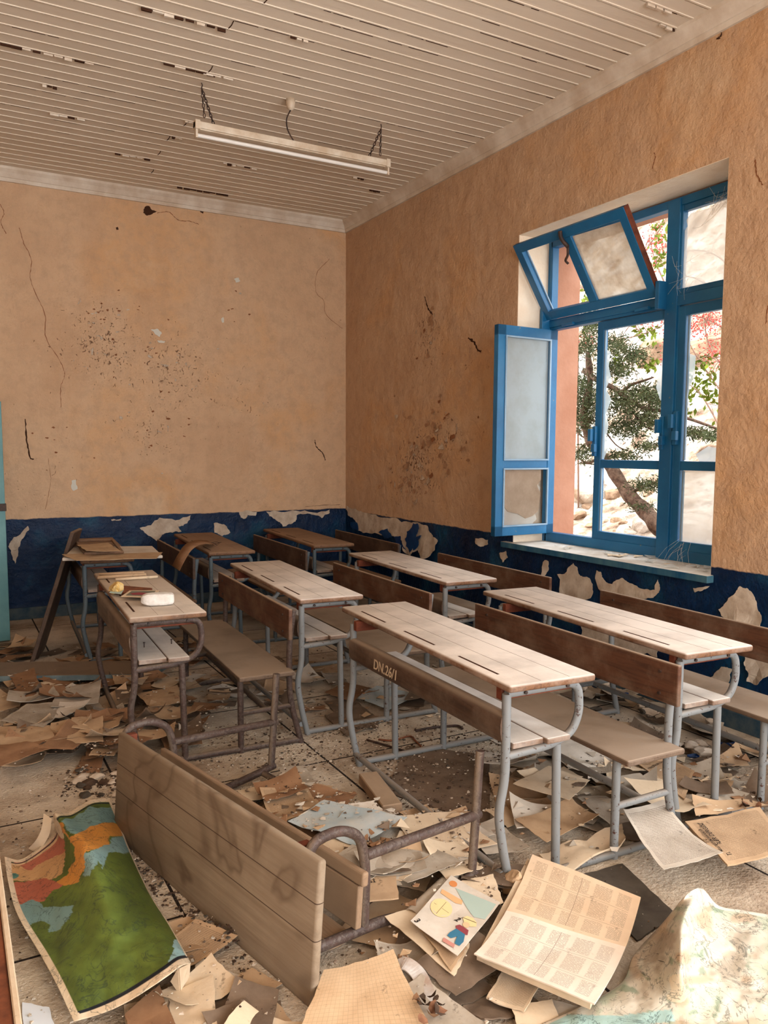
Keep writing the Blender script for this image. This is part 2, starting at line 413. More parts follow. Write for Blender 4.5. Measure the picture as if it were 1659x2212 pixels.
# rear wall behind the viewer: low piers around wide openings added to let in light
g = G()
for a, b in ((XL, -.95), (3.6, XW)): g.box(a, b, YR, YR+.2, 0, ZC)
g.box(-.95, 3.6, YR, YR+.2, 0, .5); g.box(-.95, 3.6, YR, YR+.2, 3.3, ZC); struct(g.build('wall_rear', 'wall_back'))
# wall on the right with the window opening and two more openings nearer the viewer
g = G(); XI = 4.23
ops = [(-2.4, -.6, .9, 3.2), (.4, 2.1, .9, 3.2), (OY0, OY1, OZ0-.035, OZ1)]
def wall_seg(x0, x1, mi):
    y = YR
    for (a, b, c, d) in ops:
        g.box(x0, x1, y, a, 0, ZC+.1, mi); g.box(x0, x1, a, b, 0, c, mi); g.box(x0, x1, a, b, d, ZC+.1, mi); y = b
    g.box(x0, x1, y, YB+.3, 0, ZC+.1, mi)
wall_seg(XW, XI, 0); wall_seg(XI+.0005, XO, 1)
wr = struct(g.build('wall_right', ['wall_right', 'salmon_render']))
# window recess lining: wall peach lightened in colour for the daylight on it
g = G(); e = .004
g.box(XW+.002, XI, OY1-e, OY1, OZ0, OZ1-e); g.box(XW+.002, XI, OY0, OY1, OZ1-e, OZ1); g.box(XW+.002, XI, OY0, OY0+e, OZ0, OZ1-e)
lin = struct(g.build('window_reveal', 'reveal_lit_peach')); lin.name = 'trim_1'
# ceiling: boards running along X, bead and gap on each joint
g = G(); y = YR; i = 0
while y < YB:
    wdt = .118; g.box(XL, XW, y, min(y+wdt-.005, YB), ZC, ZC+.02, 0)
    g.box(XL, XW, y+wdt-.024, y+wdt-.015, ZC-.005, ZC+.001, 0)
    g.box(XL, XW, y+wdt-.005, y+wdt, ZC+.004, ZC+.03, 1); y += wdt; i += 1
struct(g.build('ceiling', ['ceiling', 'ceiling_gap']))
# lifted splinters and butt joints of the ceiling boards
g = G()
for (px, py, ln) in [(310, 8, .5), (0, 100, .55), (350, 145, .35), (440, 158, .2), (400, 262, .08), (370, 300, .08), (110, 240, .25), (380, 408, .5), (470, 432, .4), (250, 330, .3), (510, 360, .2), (800, 410, .12), (760, 385, .12), (480, 355, .12), (90, 190, .1), (620, 90, .12), (1380, 20, .2), (1440, 45, .15)]:
    q = ray(px, py, 2, ZC-.008); q.y = YR + round((q.y-YR)/.118)*.118-.004
    n = max(3, int(ln/.06)); prev = None
    for k in range(n):
        x0 = q.x+k*ln/n; wd = .006+R.random()*.012
        g.box(x0, x0+ln/n*(.7+.3*R.random()), q.y-wd/2, q.y+wd/2, ZC-.010-R.random()*.01, ZC-.001, 0 if R.random() < .55 else 1)
gr = random.Random(41)
for k in range(150):
    yy = YR+int(gr.uniform(30, 97))*.118-.0025; x0 = gr.uniform(XL, XW-.3); n_ = gr.randint(1, 5)
    for _ in range(n_):
        l_ = gr.uniform(.04, .22); g.box(x0, min(x0+l_, XW-.02), yy-gr.uniform(.0015, .003), yy+gr.uniform(.0015, .003), ZC-.0015, ZC+.002, 1 if gr.random() < .75 else 0); x0 += l_+gr.uniform(.01, .06)
        if x0 > XW-.1: break
o = g.build('board_splinters', ['cornice', 'dark_crack']); o.parent = bpy.data.objects['ceiling']
for (px, py) in [(570, 8), (492, 65), (455, 150), (405, 262), (365, 298), (345, 330), (330, 370)]:
    g = G(); q = ray(px, py, 2, ZC-.001); yq = YR + math.floor((q.y-YR)/.118)*.118
    g.tube([(q.x, yq, ZC-.001), (q.x+.004, yq+.05, ZC-.001), (q.x-.002, yq+.11, ZC-.001)], .003, 5)
    g.build('board_joint', 'dark_crack', bpy.data.objects['ceiling'])
# cornice
def prism_y(profile, y0, y1):
    n = len(profile); vs = [(x, y0, z) for x, z in profile]+[(x, y1, z) for x, z in profile]
    return vs, [tuple(range(n))[::-1], tuple(range(n, 2*n))]+[(i, (i+1) % n, n+(i+1) % n, n+i) for i in range(n)]
prof = [(0, 0), (0, -.115), (-.018, -.115), (-.022, -.085), (-.03, -.082), (-.05, -.045), (-.075, -.02), (-.08, 0)]
vs, fs = prism_y(prof, YR, YB)
o = mesh_obj('trim_2', [(XW+x, y, ZC+z) for x, y, z in vs], fs, 'cornice'); struct(o)
vs, fs = prism_y(prof, XL, XW)
o = mesh_obj('trim_3', [(y, YB+x, ZC+z) for x, y, z in vs], fs, 'cornice'); struct(o)
# skirting
g = G().box(XL, XW-.02, YB-.02, YB, 0, .11, 0, .004); struct(g.build('baseboard_back', 'skirting'))
g = G().box(XW-.02, XW, YR+.2, YB-.02, 0, .10, 0, .004); struct(g.build('baseboard_right', 'skirting'))

# --- peeled paint: irregular plates of bare plaster standing on the dado
def jitter(poly, amp, it=3, seed=0):
    rr = random.Random(seed); P = [Vector(p) for p in poly]
    for _ in range(it):
        Q = []
        for i in range(len(P)):
            a, b = P[i], P[(i+1) % len(P)]; d = b-a; nrm = Vector((-d.y, d.x))
            Q += [a, (a+b)/2+nrm*(rr.uniform(-1, 1)*amp)]
        P = Q
    return P
def plate(name, pix, axis, val, mat, parent, off=.004, th=.002, curl=0, amp=.14, seed=1, it=3):
    pts = jitter([(a, b) for a, b in pix], amp, it, seed)
    W = [ray(p.x, p.y, axis, val) for p in pts]
    uv = [(p.x if axis == 1 else p.y, p.z) for p in W]
    bm = bmesh.new(); vs = [bm.verts.new((u, z, 0)) for u, z in uv]
    es = [bm.edges.new((vs[i], vs[(i+1) % len(vs)])) for i in range(len(vs))]
    bmesh.ops.triangle_fill(bm, edges=es, use_beauty=True)
    bmesh.ops.subdivide_edges(bm, edges=[e_ for e_ in bm.edges if e_.calc_length() > .06], cuts=1)
    bmesh.ops.triangulate(bm, faces=bm.faces[:])
    zs = [v.co.y for v in bm.verts]; z0, z1 = min(zs), max(zs); us = [v.co.x for v in bm.verts]; uc = sum(us)/len(us)
    bm.verts.index_update(); V = [v.co.copy() for v in bm.verts]; F = [[v.index for v in f.verts] for f in bm.faces]; bm.free()
    def P(v, d):
        t = (z1-v.y)/max(z1-z0, .01); dd = off+d+curl*t*t*(1+.6*math.sin(v.x*31+seed))+.004*noise.noise(Vector((v.x*14, v.y*14, seed)))
        dd = max(dd, .0008+d)
        return (v.x, val-dd, v.y) if axis == 1 else (val-dd, v.x, v.y)
    n = len(V); vv = [P(v, th) for v in V]+[P(v, 0) for v in V]
    ff = F+[[i+n for i in f][::-1] for f in F]
    from collections import Counter
    cnt = Counter(); dirc = {}
    for f in F:
        for i in range(3):
            a, b = f[i], f[(i+1) % 3]; cnt[frozenset((a, b))] += 1; dirc[frozenset((a, b))] = (a, b)
    for kx, c in cnt.items():
        if c == 1: a, b = dirc[kx]; ff.append([b, a, a+n, b+n])
    return mesh_obj(name, vv, ff, mat, parent)
pb = [[(60, 1136), (63, 1145), (52, 1160), (40, 1182), (33, 1217), (18, 1180), (22, 1172), (30, 1160)],
      [(302, 1140), (345, 1118), (412, 1113), (405, 1130), (385, 1137), (392, 1148), (365, 1150), (350, 1155), (338, 1168), (318, 1155)],
      [(462, 1130), (490, 1137), (497, 1150), (480, 1158), (462, 1150)],
      [(515, 1104), (555, 1106), (552, 1114), (535, 1112), (530, 1120), (520, 1118)],
      [(575, 1105), (640, 1103), (712, 1101), (712, 1108), (695, 1119), (660, 1110), (640, 1114), (638, 1126), (610, 1137), (595, 1122), (582, 1115)],
      [(240, 1122), (262, 1120), (262, 1124), (242, 1125)]]
for i, q in enumerate(pb): plate('peeled_paint', q, 1, YB, 'bare_plaster', wb, curl=(.05, .02, .015, .004, .01, .004)[i], seed=i+1)
pr_ = [[(750, 1092), (770, 1099), (800, 1110), (850, 1118), (890, 1129), (925, 1136), (930, 1150), (948, 1166), (944, 1188), (925, 1206), (914, 1206), (905, 1188), (893, 1200), (880, 1195), (872, 1168), (850, 1158), (800, 1152), (776, 1146), (770, 1125), (754, 1114)],
       [(1028, 1163), (1055, 1166), (1056, 1176), (1042, 1181), (1030, 1174)],
       [(1206, 1240), (1225, 1236), (1240, 1216), (1252, 1240), (1270, 1246), (1282, 1262), (1278, 1292), (1250, 1300), (1208, 1290)],
       [(1290, 1232), (1300, 1235), (1310, 1255), (1325, 1262), (1345, 1248), (1365, 1260), (1390, 1272), (1417, 1274), (1423, 1252), (1427, 1275), (1415, 1291), (1370, 1290), (1300, 1275)],
       [(1555, 1316), (1575, 1293), (1592, 1276), (1600, 1266), (1615, 1270), (1632, 1291), (1644, 1322), (1648, 1356), (1600, 1348), (1562, 1330)],
       [(1612, 1400), (1672, 1412), (1676, 1455), (1645, 1478), (1622, 1470), (1612, 1430)],
       [(1250, 1320), (1300, 1332), (1420, 1384), (1422, 1420), (1330, 1410), (1255, 1375)],
       [(1080, 1195), (1095, 1190), (1100, 1205), (1090, 1215)], [(1178, 1210), (1186, 1212), (1182, 1240), (1176, 1250)],
       [(1500, 1270), (1535, 1266), (1520, 1276), (1505, 1279)], [(1525, 1480), (1560, 1440), (1585, 1445), (1560, 1490)]]
for i, q in enumerate(pr_): plate('peeled_paint', q, 0, XW, 'bare_plaster', wr, curl=(.02, .01, .01, .008, .02, .05, .003, .01, .01, .01, .01)[i], seed=i+20)
simple('dado_blue', srgb(10, 44, 96), .4, .5, srgb(18, 64, 112), 5)
for i, q in enumerate([[(758, 1128), (771, 1128), (775, 1147), (760, 1140)], [(818, 1150), (838, 1142), (848, 1160), (832, 1163)], [(893, 1130), (904, 1131), (903, 1150), (899, 1161), (911, 1156), (904, 1180), (886, 1196), (878, 1180), (880, 1148)], [(850, 1158), (866, 1158), (878, 1188), (860, 1180)]]):
    plate('peeled_paint', q, 0, XW-.022, 'dado_blue', wr, off=.002, seed=i+50)
def ribbon(name, pix, axis, val, wd, mat, parent, seed=0):
    rr = random.Random(seed); P = bez([ray(a, b, axis, val) for a, b in pix], 8); g = G(); vs = []
    for i, p in enumerate(P):
        d = (P[min(i+1, len(P)-1)]-P[max(i-1, 0)]).normalized()
        n = Vector((d.z, 0, -d.x)) if axis == 1 else Vector((0, d.z, -d.y)); ww = wd*(.4+rr.random())
        j = n*rr.uniform(-1, 1)*min(wd*1.5, .003); off = Vector((0, -.0012, 0)) if axis == 1 else Vector((-.0012, 0, 0))
        vs += [p+j+n*ww/2+off, p+j-n*ww/2+off]
    g.add(vs, [(2*i, 2*i+1, 2*i+3, 2*i+2) for i in range(len(P)-1)]); return g.build(name, mat, parent)
cracks_b = [([(42, 492), (52, 525), (68, 560), (66, 600), (80, 640), (98, 680), (100, 730), (130, 780), (140, 810), (132, 835), (132, 880)], .005, 'tan_crack'),
            ([(0, 440), (9, 460), (2, 480), (14, 505)], .005, 'tan_crack'), ([(712, 560), (685, 590), (683, 630), (700, 650), (705, 680), (740, 710)], .004, 'tan_crack'),
            ([(55, 905), (58, 950), (66, 988), (74, 992)], .012, 'dark_crack'), ([(680, 950), (684, 965), (698, 980), (703, 995)], .010, 'dark_crack'),
            ([(98, 1100), (110, 1040), (104, 990)], .003, 'tan_crack'), ([(340, 460), (365, 458), (385, 475), (410, 478), (430, 485)], .006, 'tan_crack'), ([(660, 1095), (690, 1092), (735, 1090)], .004, 'dark_crack')]
for i, (q, wd, mt) in enumerate(cracks_b): ribbon('wall_crack', q, 1, YB, wd, mt, wb, i)
for i, (q, wd, mt) in enumerate([([(1012, 730), (1025, 740), (1032, 755), (1040, 760)], .02, 'dark_crack'), ([(918, 640), (925, 665), (935, 680)], .018, 'dark_crack'), ([(1548, 85), (1556, 80), (1559, 70)], .012, 'dark_crack'),
                                 ([(1632, 345), (1635, 375), (1648, 400)], .008, 'tan_crack'), ([(1659, 660), (1655, 700)], .006, 'tan_crack'), ([(1410, 365), (1416, 340), (1413, 330)], .006, 'tan_crack')]):
    ribbon('wall_crack', q, 0, XW, wd, mt, wr, i+30)
plate('plaster_hole', [(310, 460), (313, 447), (322, 445), (330, 454), (342, 457), (330, 462), (318, 466)], 1, YB, 'dark_crack', wb, off=.001, th=.001, seed=90)
plate('plaster_hole', [(432, 452), (440, 453), (439, 462), (433, 458)], 1, YB, 'dark_crack', wb, off=.001, th=.001, seed=91)
plate('plaster_hole', [(250, 492), (255, 490), (257, 496), (252, 497)], 1, YB, 'dark_crack', wb, off=.001, th=.001, seed=92)
for i, q in enumerate([[(326, 712), (340, 710), (350, 720), (345, 728), (335, 722)], [(340, 735), (358, 737), (355, 741), (343, 740)], [(506, 602), (516, 600), (519, 608), (510, 611)], [(155, 1038), (165, 1036), (168, 1056), (158, 1060)], [(478, 688), (483, 685), (484, 696), (480, 698)]]):
    plate('plaster_chip', q, 1, YB, 'print_white', wb, off=.002, th=.001, curl=.006, seed=i+95, it=2)
simple('flake_pale', srgb(206, 186, 164), .9, .1, srgb(176, 150, 124), 20)
simple('flake_tan', srgb(186, 146, 112), .9, .1, srgb(150, 112, 84), 20)
# clusters of lifted paint flakes on the window wall
fr = random.Random(77)
for (cx, cy_, sx, sy, n) in [(915, 960, 55, 90, 30), (930, 700, 25, 60, 10), (960, 880, 30, 60, 9), (880, 1040, 60, 50, 14), (1000, 960, 30, 60, 7)]:
    for _ in range(n):
        a = cx+fr.gauss(0, .5)*sx; b = cy_+fr.gauss(0, .55)*sy; r_ = fr.uniform(2, 6.5)
        q = [(a+r_*fr.uniform(.35, 1.2)*math.cos(t+fr.random()*.5), b+1.4*r_*fr.uniform(.35, 1.3)*math.sin(t+fr.random()*.5)) for t in (0, .9, 1.9, 2.9, 3.9, 5.0)]
        plate('paint_flake', q, 0, XW, fr.choice(['flake_pale', 'flake_tan', 'tan_crack', 'flake_tan']), wr, off=.003, th=.001, curl=fr.uniform(.004, .02), seed=fr.randint(0, 999), it=1)
fr = random.Random(78)
for (cx, cy_, sx, sy, n) in [(250, 680, 70, 35, 22), (330, 800, 60, 90, 22), (340, 930, 60, 60, 12), (500, 680, 30, 40, 6), (120, 960, 60, 80, 8)]:
    for _ in range(n):
        a = cx+fr.gauss(0, .6)*sx; b = cy_+fr.gauss(0, .6)*sy; r_ = fr.uniform(1.2, 3)
        q = [(a+1.6*r_*fr.uniform(.3, 1.3)*math.cos(t+fr.random()*.5), b+r_*fr.uniform(.3, 1.2)*math.sin(t+fr.random()*.5)) for t in (0, 1.2, 2.4, 3.6, 4.9)]
        plate('paint_flake', q, 1, YB, fr.choice(['tan_crack', 'tan_crack', 'bare_plaster']), wb, off=.002, th=.001, curl=fr.uniform(.002, .01), seed=fr.randint(0, 999), it=1)

# ------------------------------------------------------------------ window
XF = 4.215; FD = .065
yL, yR = 4.96, 3.15; zB, zT = .862, 3.22; zt0, zt1 = 2.53, 2.60; ym0, ym1 = 3.63, 3.79
win = struct(bpy.data.objects.new('window_1', None)); COL.objects.link(win); win.location = (XF, 4.05, OZ0)
def wbox(name, mat, *bx, parent=win, bev=.004):
    g = G()
    for b in bx: g.box(*b, 0, bev)
    # store relative to parent
    o = g.build(name, mat); 
    o.parent = parent; o.matrix_parent_inverse = Matrix.Translation(-Vector(parent.location)); return o
wbox('frame', 'blue_frame', (XF, XF+FD, yR-.04, yR+.03, zB, zT), (XF, XF+FD, yL-.02, yL+.03, zB, zT), (XF, XF+FD, yR, yL, zT-.055, zT), (XF, XF+FD, yR, yL, zB, zB+.078))
wbox('mullion', 'blue_frame', (XF-.012, XF+FD, 3.70, 3.80, zB+.0, zT-.01), (XF+.004, XF+FD-.01, 3.69, 3.81, zB+.01, zT-.02))
wbox('transom_bar', 'blue_frame', (XF-.005, XF+FD, yR, yL, zt0, zt1), (XF-.014, XF+.01, ym1, yL, zt0+.02, zt1+.01))
def sash(y0, y1, z0, z1, sw, rail, name='casement', x0=XF+.006, th=.045, loc=None, rz=0):
    o = bpy.data.objects.new(name, None); COL.objects.link(o); o.parent = win
    o.matrix_parent_inverse = Matrix.Translation(-Vector(win.location))
    g = G(); g.box(0, th, y0, y0+sw, z0, z1, 0, .004); g.box(0, th, y1-sw, y1, z0, z1, 0, .004)
    g.box(0.001, th, y0, y1, z0, z0+sw, 0, .004); g.box(0.001, th, y0, y1, z1-sw, z1, 0, .004)
    if rail: g.box(.004, th-.004, y0+sw, y1-sw, rail[0], rail[1], 0, .004)
    g.build('sash_frame', 'blue_frame', o); o.location = loc or (x0, 0, 0); o.rotation_euler = (0, 0, rz); return o
def pane(name, parent, pts, mat, x=.02, th=.004):
    n = len(pts); vs = [(x, y, z) for y, z in pts]+[(x+th, y, z) for y, z in pts]
    fs = [tuple(range(n)), tuple(range(2*n-1, n-1, -1))]+[(i, i+n, (i+1) % n+n, (i+1) % n) for i in range(n)]
    o = mesh_obj(name, vs, fs, mat, parent); return o
# closed middle casement, its glass gone but for splinters
c2 = sash(3.745, 4.43, .935, 2.525, .062, (1.465, 1.525))
G().box(.008, .02, 4.355, 4.368, 1.0, 1.46).box(.008, .02, 4.355, 4.368, 1.53, 2.46).build('putty_bead', 'putty', c2)
zz = [1.53, 1.62, 1.70, 1.78, 1.86, 1.96, 2.04, 2.12, 2.20, 2.30]
pane('glass_splinter', c2, [(4.366, 1.53)]+[(4.366-(.05 if i % 2 else .014)-(.01*(i % 3)), z) for i, z in enumerate(zz)]+[(4.366, 2.33)], 'glass_shard')
pane('glass_splinter', c2, [(3.807, 1.95), (3.807, 2.3), (3.85, 2.15), (3.88, 2.02), (3.84, 1.93)], 'glass_shard')
pane('glass_splinter', c2, [(3.807, 1.70), (3.807, 1.80), (3.865, 1.76)], 'glass_shard')
# right casement
c3 = sash(3.16, 3.70, .935, 2.525, .062, (1.465, 1.525))
G().box(.008, .02, 3.61, 3.623, 1.0, 1.46).box(.008, .02, 3.61, 3.623, 1.53, 2.46).build('putty_bead', 'putty', c3)
pane('glass_pane', c3, [(3.222, .997), (3.623, .997), (3.623, 1.465), (3.222, 1.465)], 'glass_dusty')
pane('glass_splinter', c3, [(3.623, 1.90), (3.623, 2.22), (3.565, 2.20), (3.57, 2.10), (3.60, 2.0)], 'glass_shard')
pane('glass_splinter', c3, [(3.5, 1.525), (3.53, 1.57), (3.44, 1.62), (3.3, 1.6), (3.222, 1.54), (3.222, 1.525)], 'glass_shard')
# fixed light over the right casement
f3 = sash(3.16, 3.735, 2.60, 3.165, .04, None, name='top_light')
pane('glass_pane', f3, [(3.20, 2.64), (3.695, 2.64), (3.695, 3.0), (3.67, 3.03), (3.68, 3.07), (3.65, 3.105), (3.5, 3.10), (3.45, 3.125), (3.20, 3.125)], 'glass_dusty')
# opened left casement, swung into the room
c1 = sash(-.60, 0, .935, 2.525, .078, (1.455, 1.515), loc=(XF+.02, 4.93, 0), rz=-PI/2+.05, th=.05)
pane('glass_pane', c1, [(-.522, 1.515), (-.078, 1.515), (-.078, 2.447), (-.522, 2.447)], 'glass_frosted', .026)
pane('cardboard_patch', c1, [(-.50, 1.16), (-.46, 1.12), (-.36, 1.10), (-.28, 1.06), (-.2, 1.08), (-.15, 1.12), (-.13, 1.25), (-.17, 1.32), (-.13, 1.36), (-.13, 1.44), (-.5, 1.44)], 'glass_cardboard', .03)
pane('glass_pane', c1, [(-.522, 1.013), (-.21, 1.013), (-.16, 1.05), (-.19, 1.12), (-.15, 1.2), (-.13, 1.30), (-.21, 1.36), (-.522, 1.36)], 'glass_dusty', .026)
g = G()
for a, b, c, d in ((1.513, 1.525, -.53, -.07), (2.437, 2.449, -.53, -.07), (1.005, 1.017, -.53, -.07), (1.443, 1.455, -.53, -.07)): g.box(.044, .058, c, d, a, b)
for c in (-.53, -.082): g.box(.044, .058, c, c+.012, 1.013, 1.447); g.box(.044, .058, c, c+.012, 1.523, 2.44)
g.build('putty_bead', 'putty', c1)
# tilted hopper sash
hop = bpy.data.objects.new('hopper_sash', None); COL.objects.link(hop); hop.parent = win; hop.matrix_parent_inverse = Matrix.Translation(-Vector(win.location))
hop.location = (XF-.02, 0, 2.615); hop.rotation_euler = (0, -math.radians(33), 0)
h0, h1, hh = 3.83, 4.955, .63
g = G(); sw = .068
g.box(-.022, .022, h0, h0+sw, 0, hh, 0, .004); g.box(-.022, .022, h1-sw, h1, 0, hh, 0, .004); g.box(-.0215, .0215, h0, h1, 0, sw, 0, .004); g.box(-.0215, .0215, h0, h1, hh-sw, hh, 0, .004)
g.box(-.02, .02, 4.36, 4.44, sw, hh-sw, 0, .004); g.build('sash_frame', 'blue_frame', hop)
pane('glass_pane', hop, [(h0+sw, sw), (4.36, sw), (4.36, hh-sw-.01), (h0+sw, hh-sw-.02)], 'glass_dirty', -.002)
G().box(.02, .028, h1-sw-.012, h1-sw+.012, sw, hh-sw).build('putty_bead', 'putty', hop)
G().box(-.02, .024, h0-.003, h0, .02, hh, 0).build('bare_edge', 'red_batten', hop)
g = G(); g.tube(bez([(-.03, 4.42, hh-.01), (-.045, 4.42, hh-.06), (-.03, 4.41, hh-.13)]), .014, 8); g.tube(bez([(-.03, 4.41, hh-.13), (-.05, 4.42, hh-.18), (-.06, 4.45, hh-.21), (-.05, 4.45, hh-.24)]), .009, 8); g.build('latch', 'dark_iron', hop, True)
g = G()
for yy in (h0-.03, h1-.0): 
    g.box(XF-.075, XF-.01, yy, yy+.03, zt0+.03, zt1+.11, 0, .003)
stays = wbox('stay_bracket', 'blue_frame', (XF-.085, XF-.005, h0-.045, h0-.012, zt0-.01, zt1+.10), (XF-.085, XF-.005, h1-.012, h1+.02, zt0-.01, zt1+.10))
for yy in (4.72, 3.98): wbox('hinge', 'blue_frame', (XF-.035, XF-.004, yy-.06, yy+.06, zt0+.01, zt0+.03), bev=.002)
for par, yy, zc in ((c2, 4.41, 1.68), (c2, 3.78, 1.73), (c3, 3.67, 1.76)):
    G().box(-.03, 0, yy-.016, yy+.016, zc-.13, zc+.09, 0, .004).box(-.05, -.02, yy-.03, yy+.005, zc-.1, zc-.04, 0, .004).box(-.06, -.025, yy+.0, yy+.03, zc-.02, zc+.07, 0, .003).build('window_handle', 'blue_frame', par)
# sill
g = G().box(XW-.055, XF+.01, OY0-.02, OY1+.09, OZ0-.045, OZ0, 0, .005)
def sillmat():
    k = NT('sill_paint'); nz = k.xyz(k.new('ShaderNodeTexCoord').outputs['Normal'])[2]; v = k.coord('Object')
    b = k.ramp(k.noise(k.coord('Object', (1, 1, .2)), 9, 6, .6), [(.35, srgb(24, 78, 112)), (.7, srgb(70, 110, 124))])
    d = k.ramp(k.noise(v, 5, 6, .6), [(.35, srgb(226, 222, 214)), (.65, srgb(190, 178, 162))])
    k.col(k.mix(k.mask(nz, .4, .8), b, d)); k.rough(.8); k.bump(k.noise(v, 40, 5, .6), .002); M['sill'] = k.m
sillmat()
sl = struct(g.build('window_2', 'sill')); sl.name = 'trim_4'
# ------------------------------------------------------------------ fluorescent lamp hanging from the ceiling
LY, LZ = 5.52, 3.745
xa, xb = 1.565, 3.07
lamp = thing('fluorescent_light', 'white batten lamp with one bare tube hanging below the plank ceiling', 'lamp', ((xa+xb)/2, LY, LZ))
hx = (xb-xa)/2
g = G().box(-hx, hx, -.028, .028, 0, .045, 0, .006).box(-hx, hx, -.012, .012, -.006, 0, 0); g.build('housing', 'white_enamel', lamp)
for s in (-1, 1):
    G().box(min(s*hx, s*(hx-.035)), max(s*hx, s*(hx-.035)), -.033, .033, -.008, .052, 0, .004).build('end_cap', 'white_enamel', lamp)
    G().box(min(s*(hx-.02), s*(hx-.004)), max(s*(hx-.02), s*(hx-.004)), -.02, .02, -.062, 0, 0, .003).build('lamp_holder', 'white_enamel', lamp)
autosmooth(G().tube([(-hx+.02, 0, -.042), (hx-.02, 0, -.042)], .0135, 14).build('tube', 'lamp_tube', lamp))
def chain(pts, lab, tail):
    th = thing('hanging_chain', lab, 'chain', pts[0]); P = [Vector(p)-Vector(pts[0]) for p in pts]
    g = G(); L = (P[1]-P[0]).length; n = int(L/.022); d = (P[1]-P[0])/n
    dn = d.normalized(); s1 = dn.cross(Vector((0, 1, 0))).normalized(); s2 = dn.cross(s1)
    for i in range(n):
        c = P[0]+d*(i+.5); s = s1 if i % 2 else s2
        ring = [c+dn*math.cos(2*PI*k/8)*.016+s*math.sin(2*PI*k/8)*.008 for k in range(9)]
        g.tube(ring, .0032, 5, cap=False)
    g.build('chain_links', 'dark_iron', th)
    q = Vector(tail)-Vector(pts[0]); n = 6; g = G()
    for i in range(n):
        c = q*(i+.5)/n; s = s1 if i % 2 else s2
        g.tube([c+Vector((0, 0, 1))*math.cos(2*PI*k/8)*.016+s*math.sin(2*PI*k/8)*.008 for k in range(9)], .0032, 5, cap=False)
    g.build('loose_end', 'dark_iron', th)
    G().tube([(0, 0, .0), (.005, 0, .02), (0, 0, .034)], .004, 6).build('hook', 'dark_iron', th)
ca = ray(433, 182, 2, ZC-.035); cb = ray(820, 265, 2, ZC-.035)
ca.y = cb.y = LY
chain([(1.62, LY, ZC-.035), (1.70, LY, LZ+.05)], 'dark chain on the ceiling hook at the left end of the lamp', (1.64, LY+.01, ZC-.22))
chain([(3.0, LY, ZC-.035), (2.90, LY, LZ+.05)], 'dark chain on the ceiling hook at the right end of the lamp', (3.0, LY+.01, ZC-.23))
ros = thing('ceiling_rose', 'white ceiling cup with black cable dropping to the middle of the lamp', 'ceiling rose', (2.24, LY-.06, ZC))
g = G(); g.tube([(0, 0, 0), (0, 0, -.03), (0, 0, -.06), (0, 0, -.075)], .03, 14, rs=[.033, .033, .026, .012]); g.build('cup', 'white_enamel', ros, True)
G().tube(bez([(0, 0, -.07), (-.03, 0, -.14), (-.01, .03, -.2), (.05, .06, ZC and LZ+.045-ZC)]), .005, 7).build('cable', 'dark_iron', ros, True)

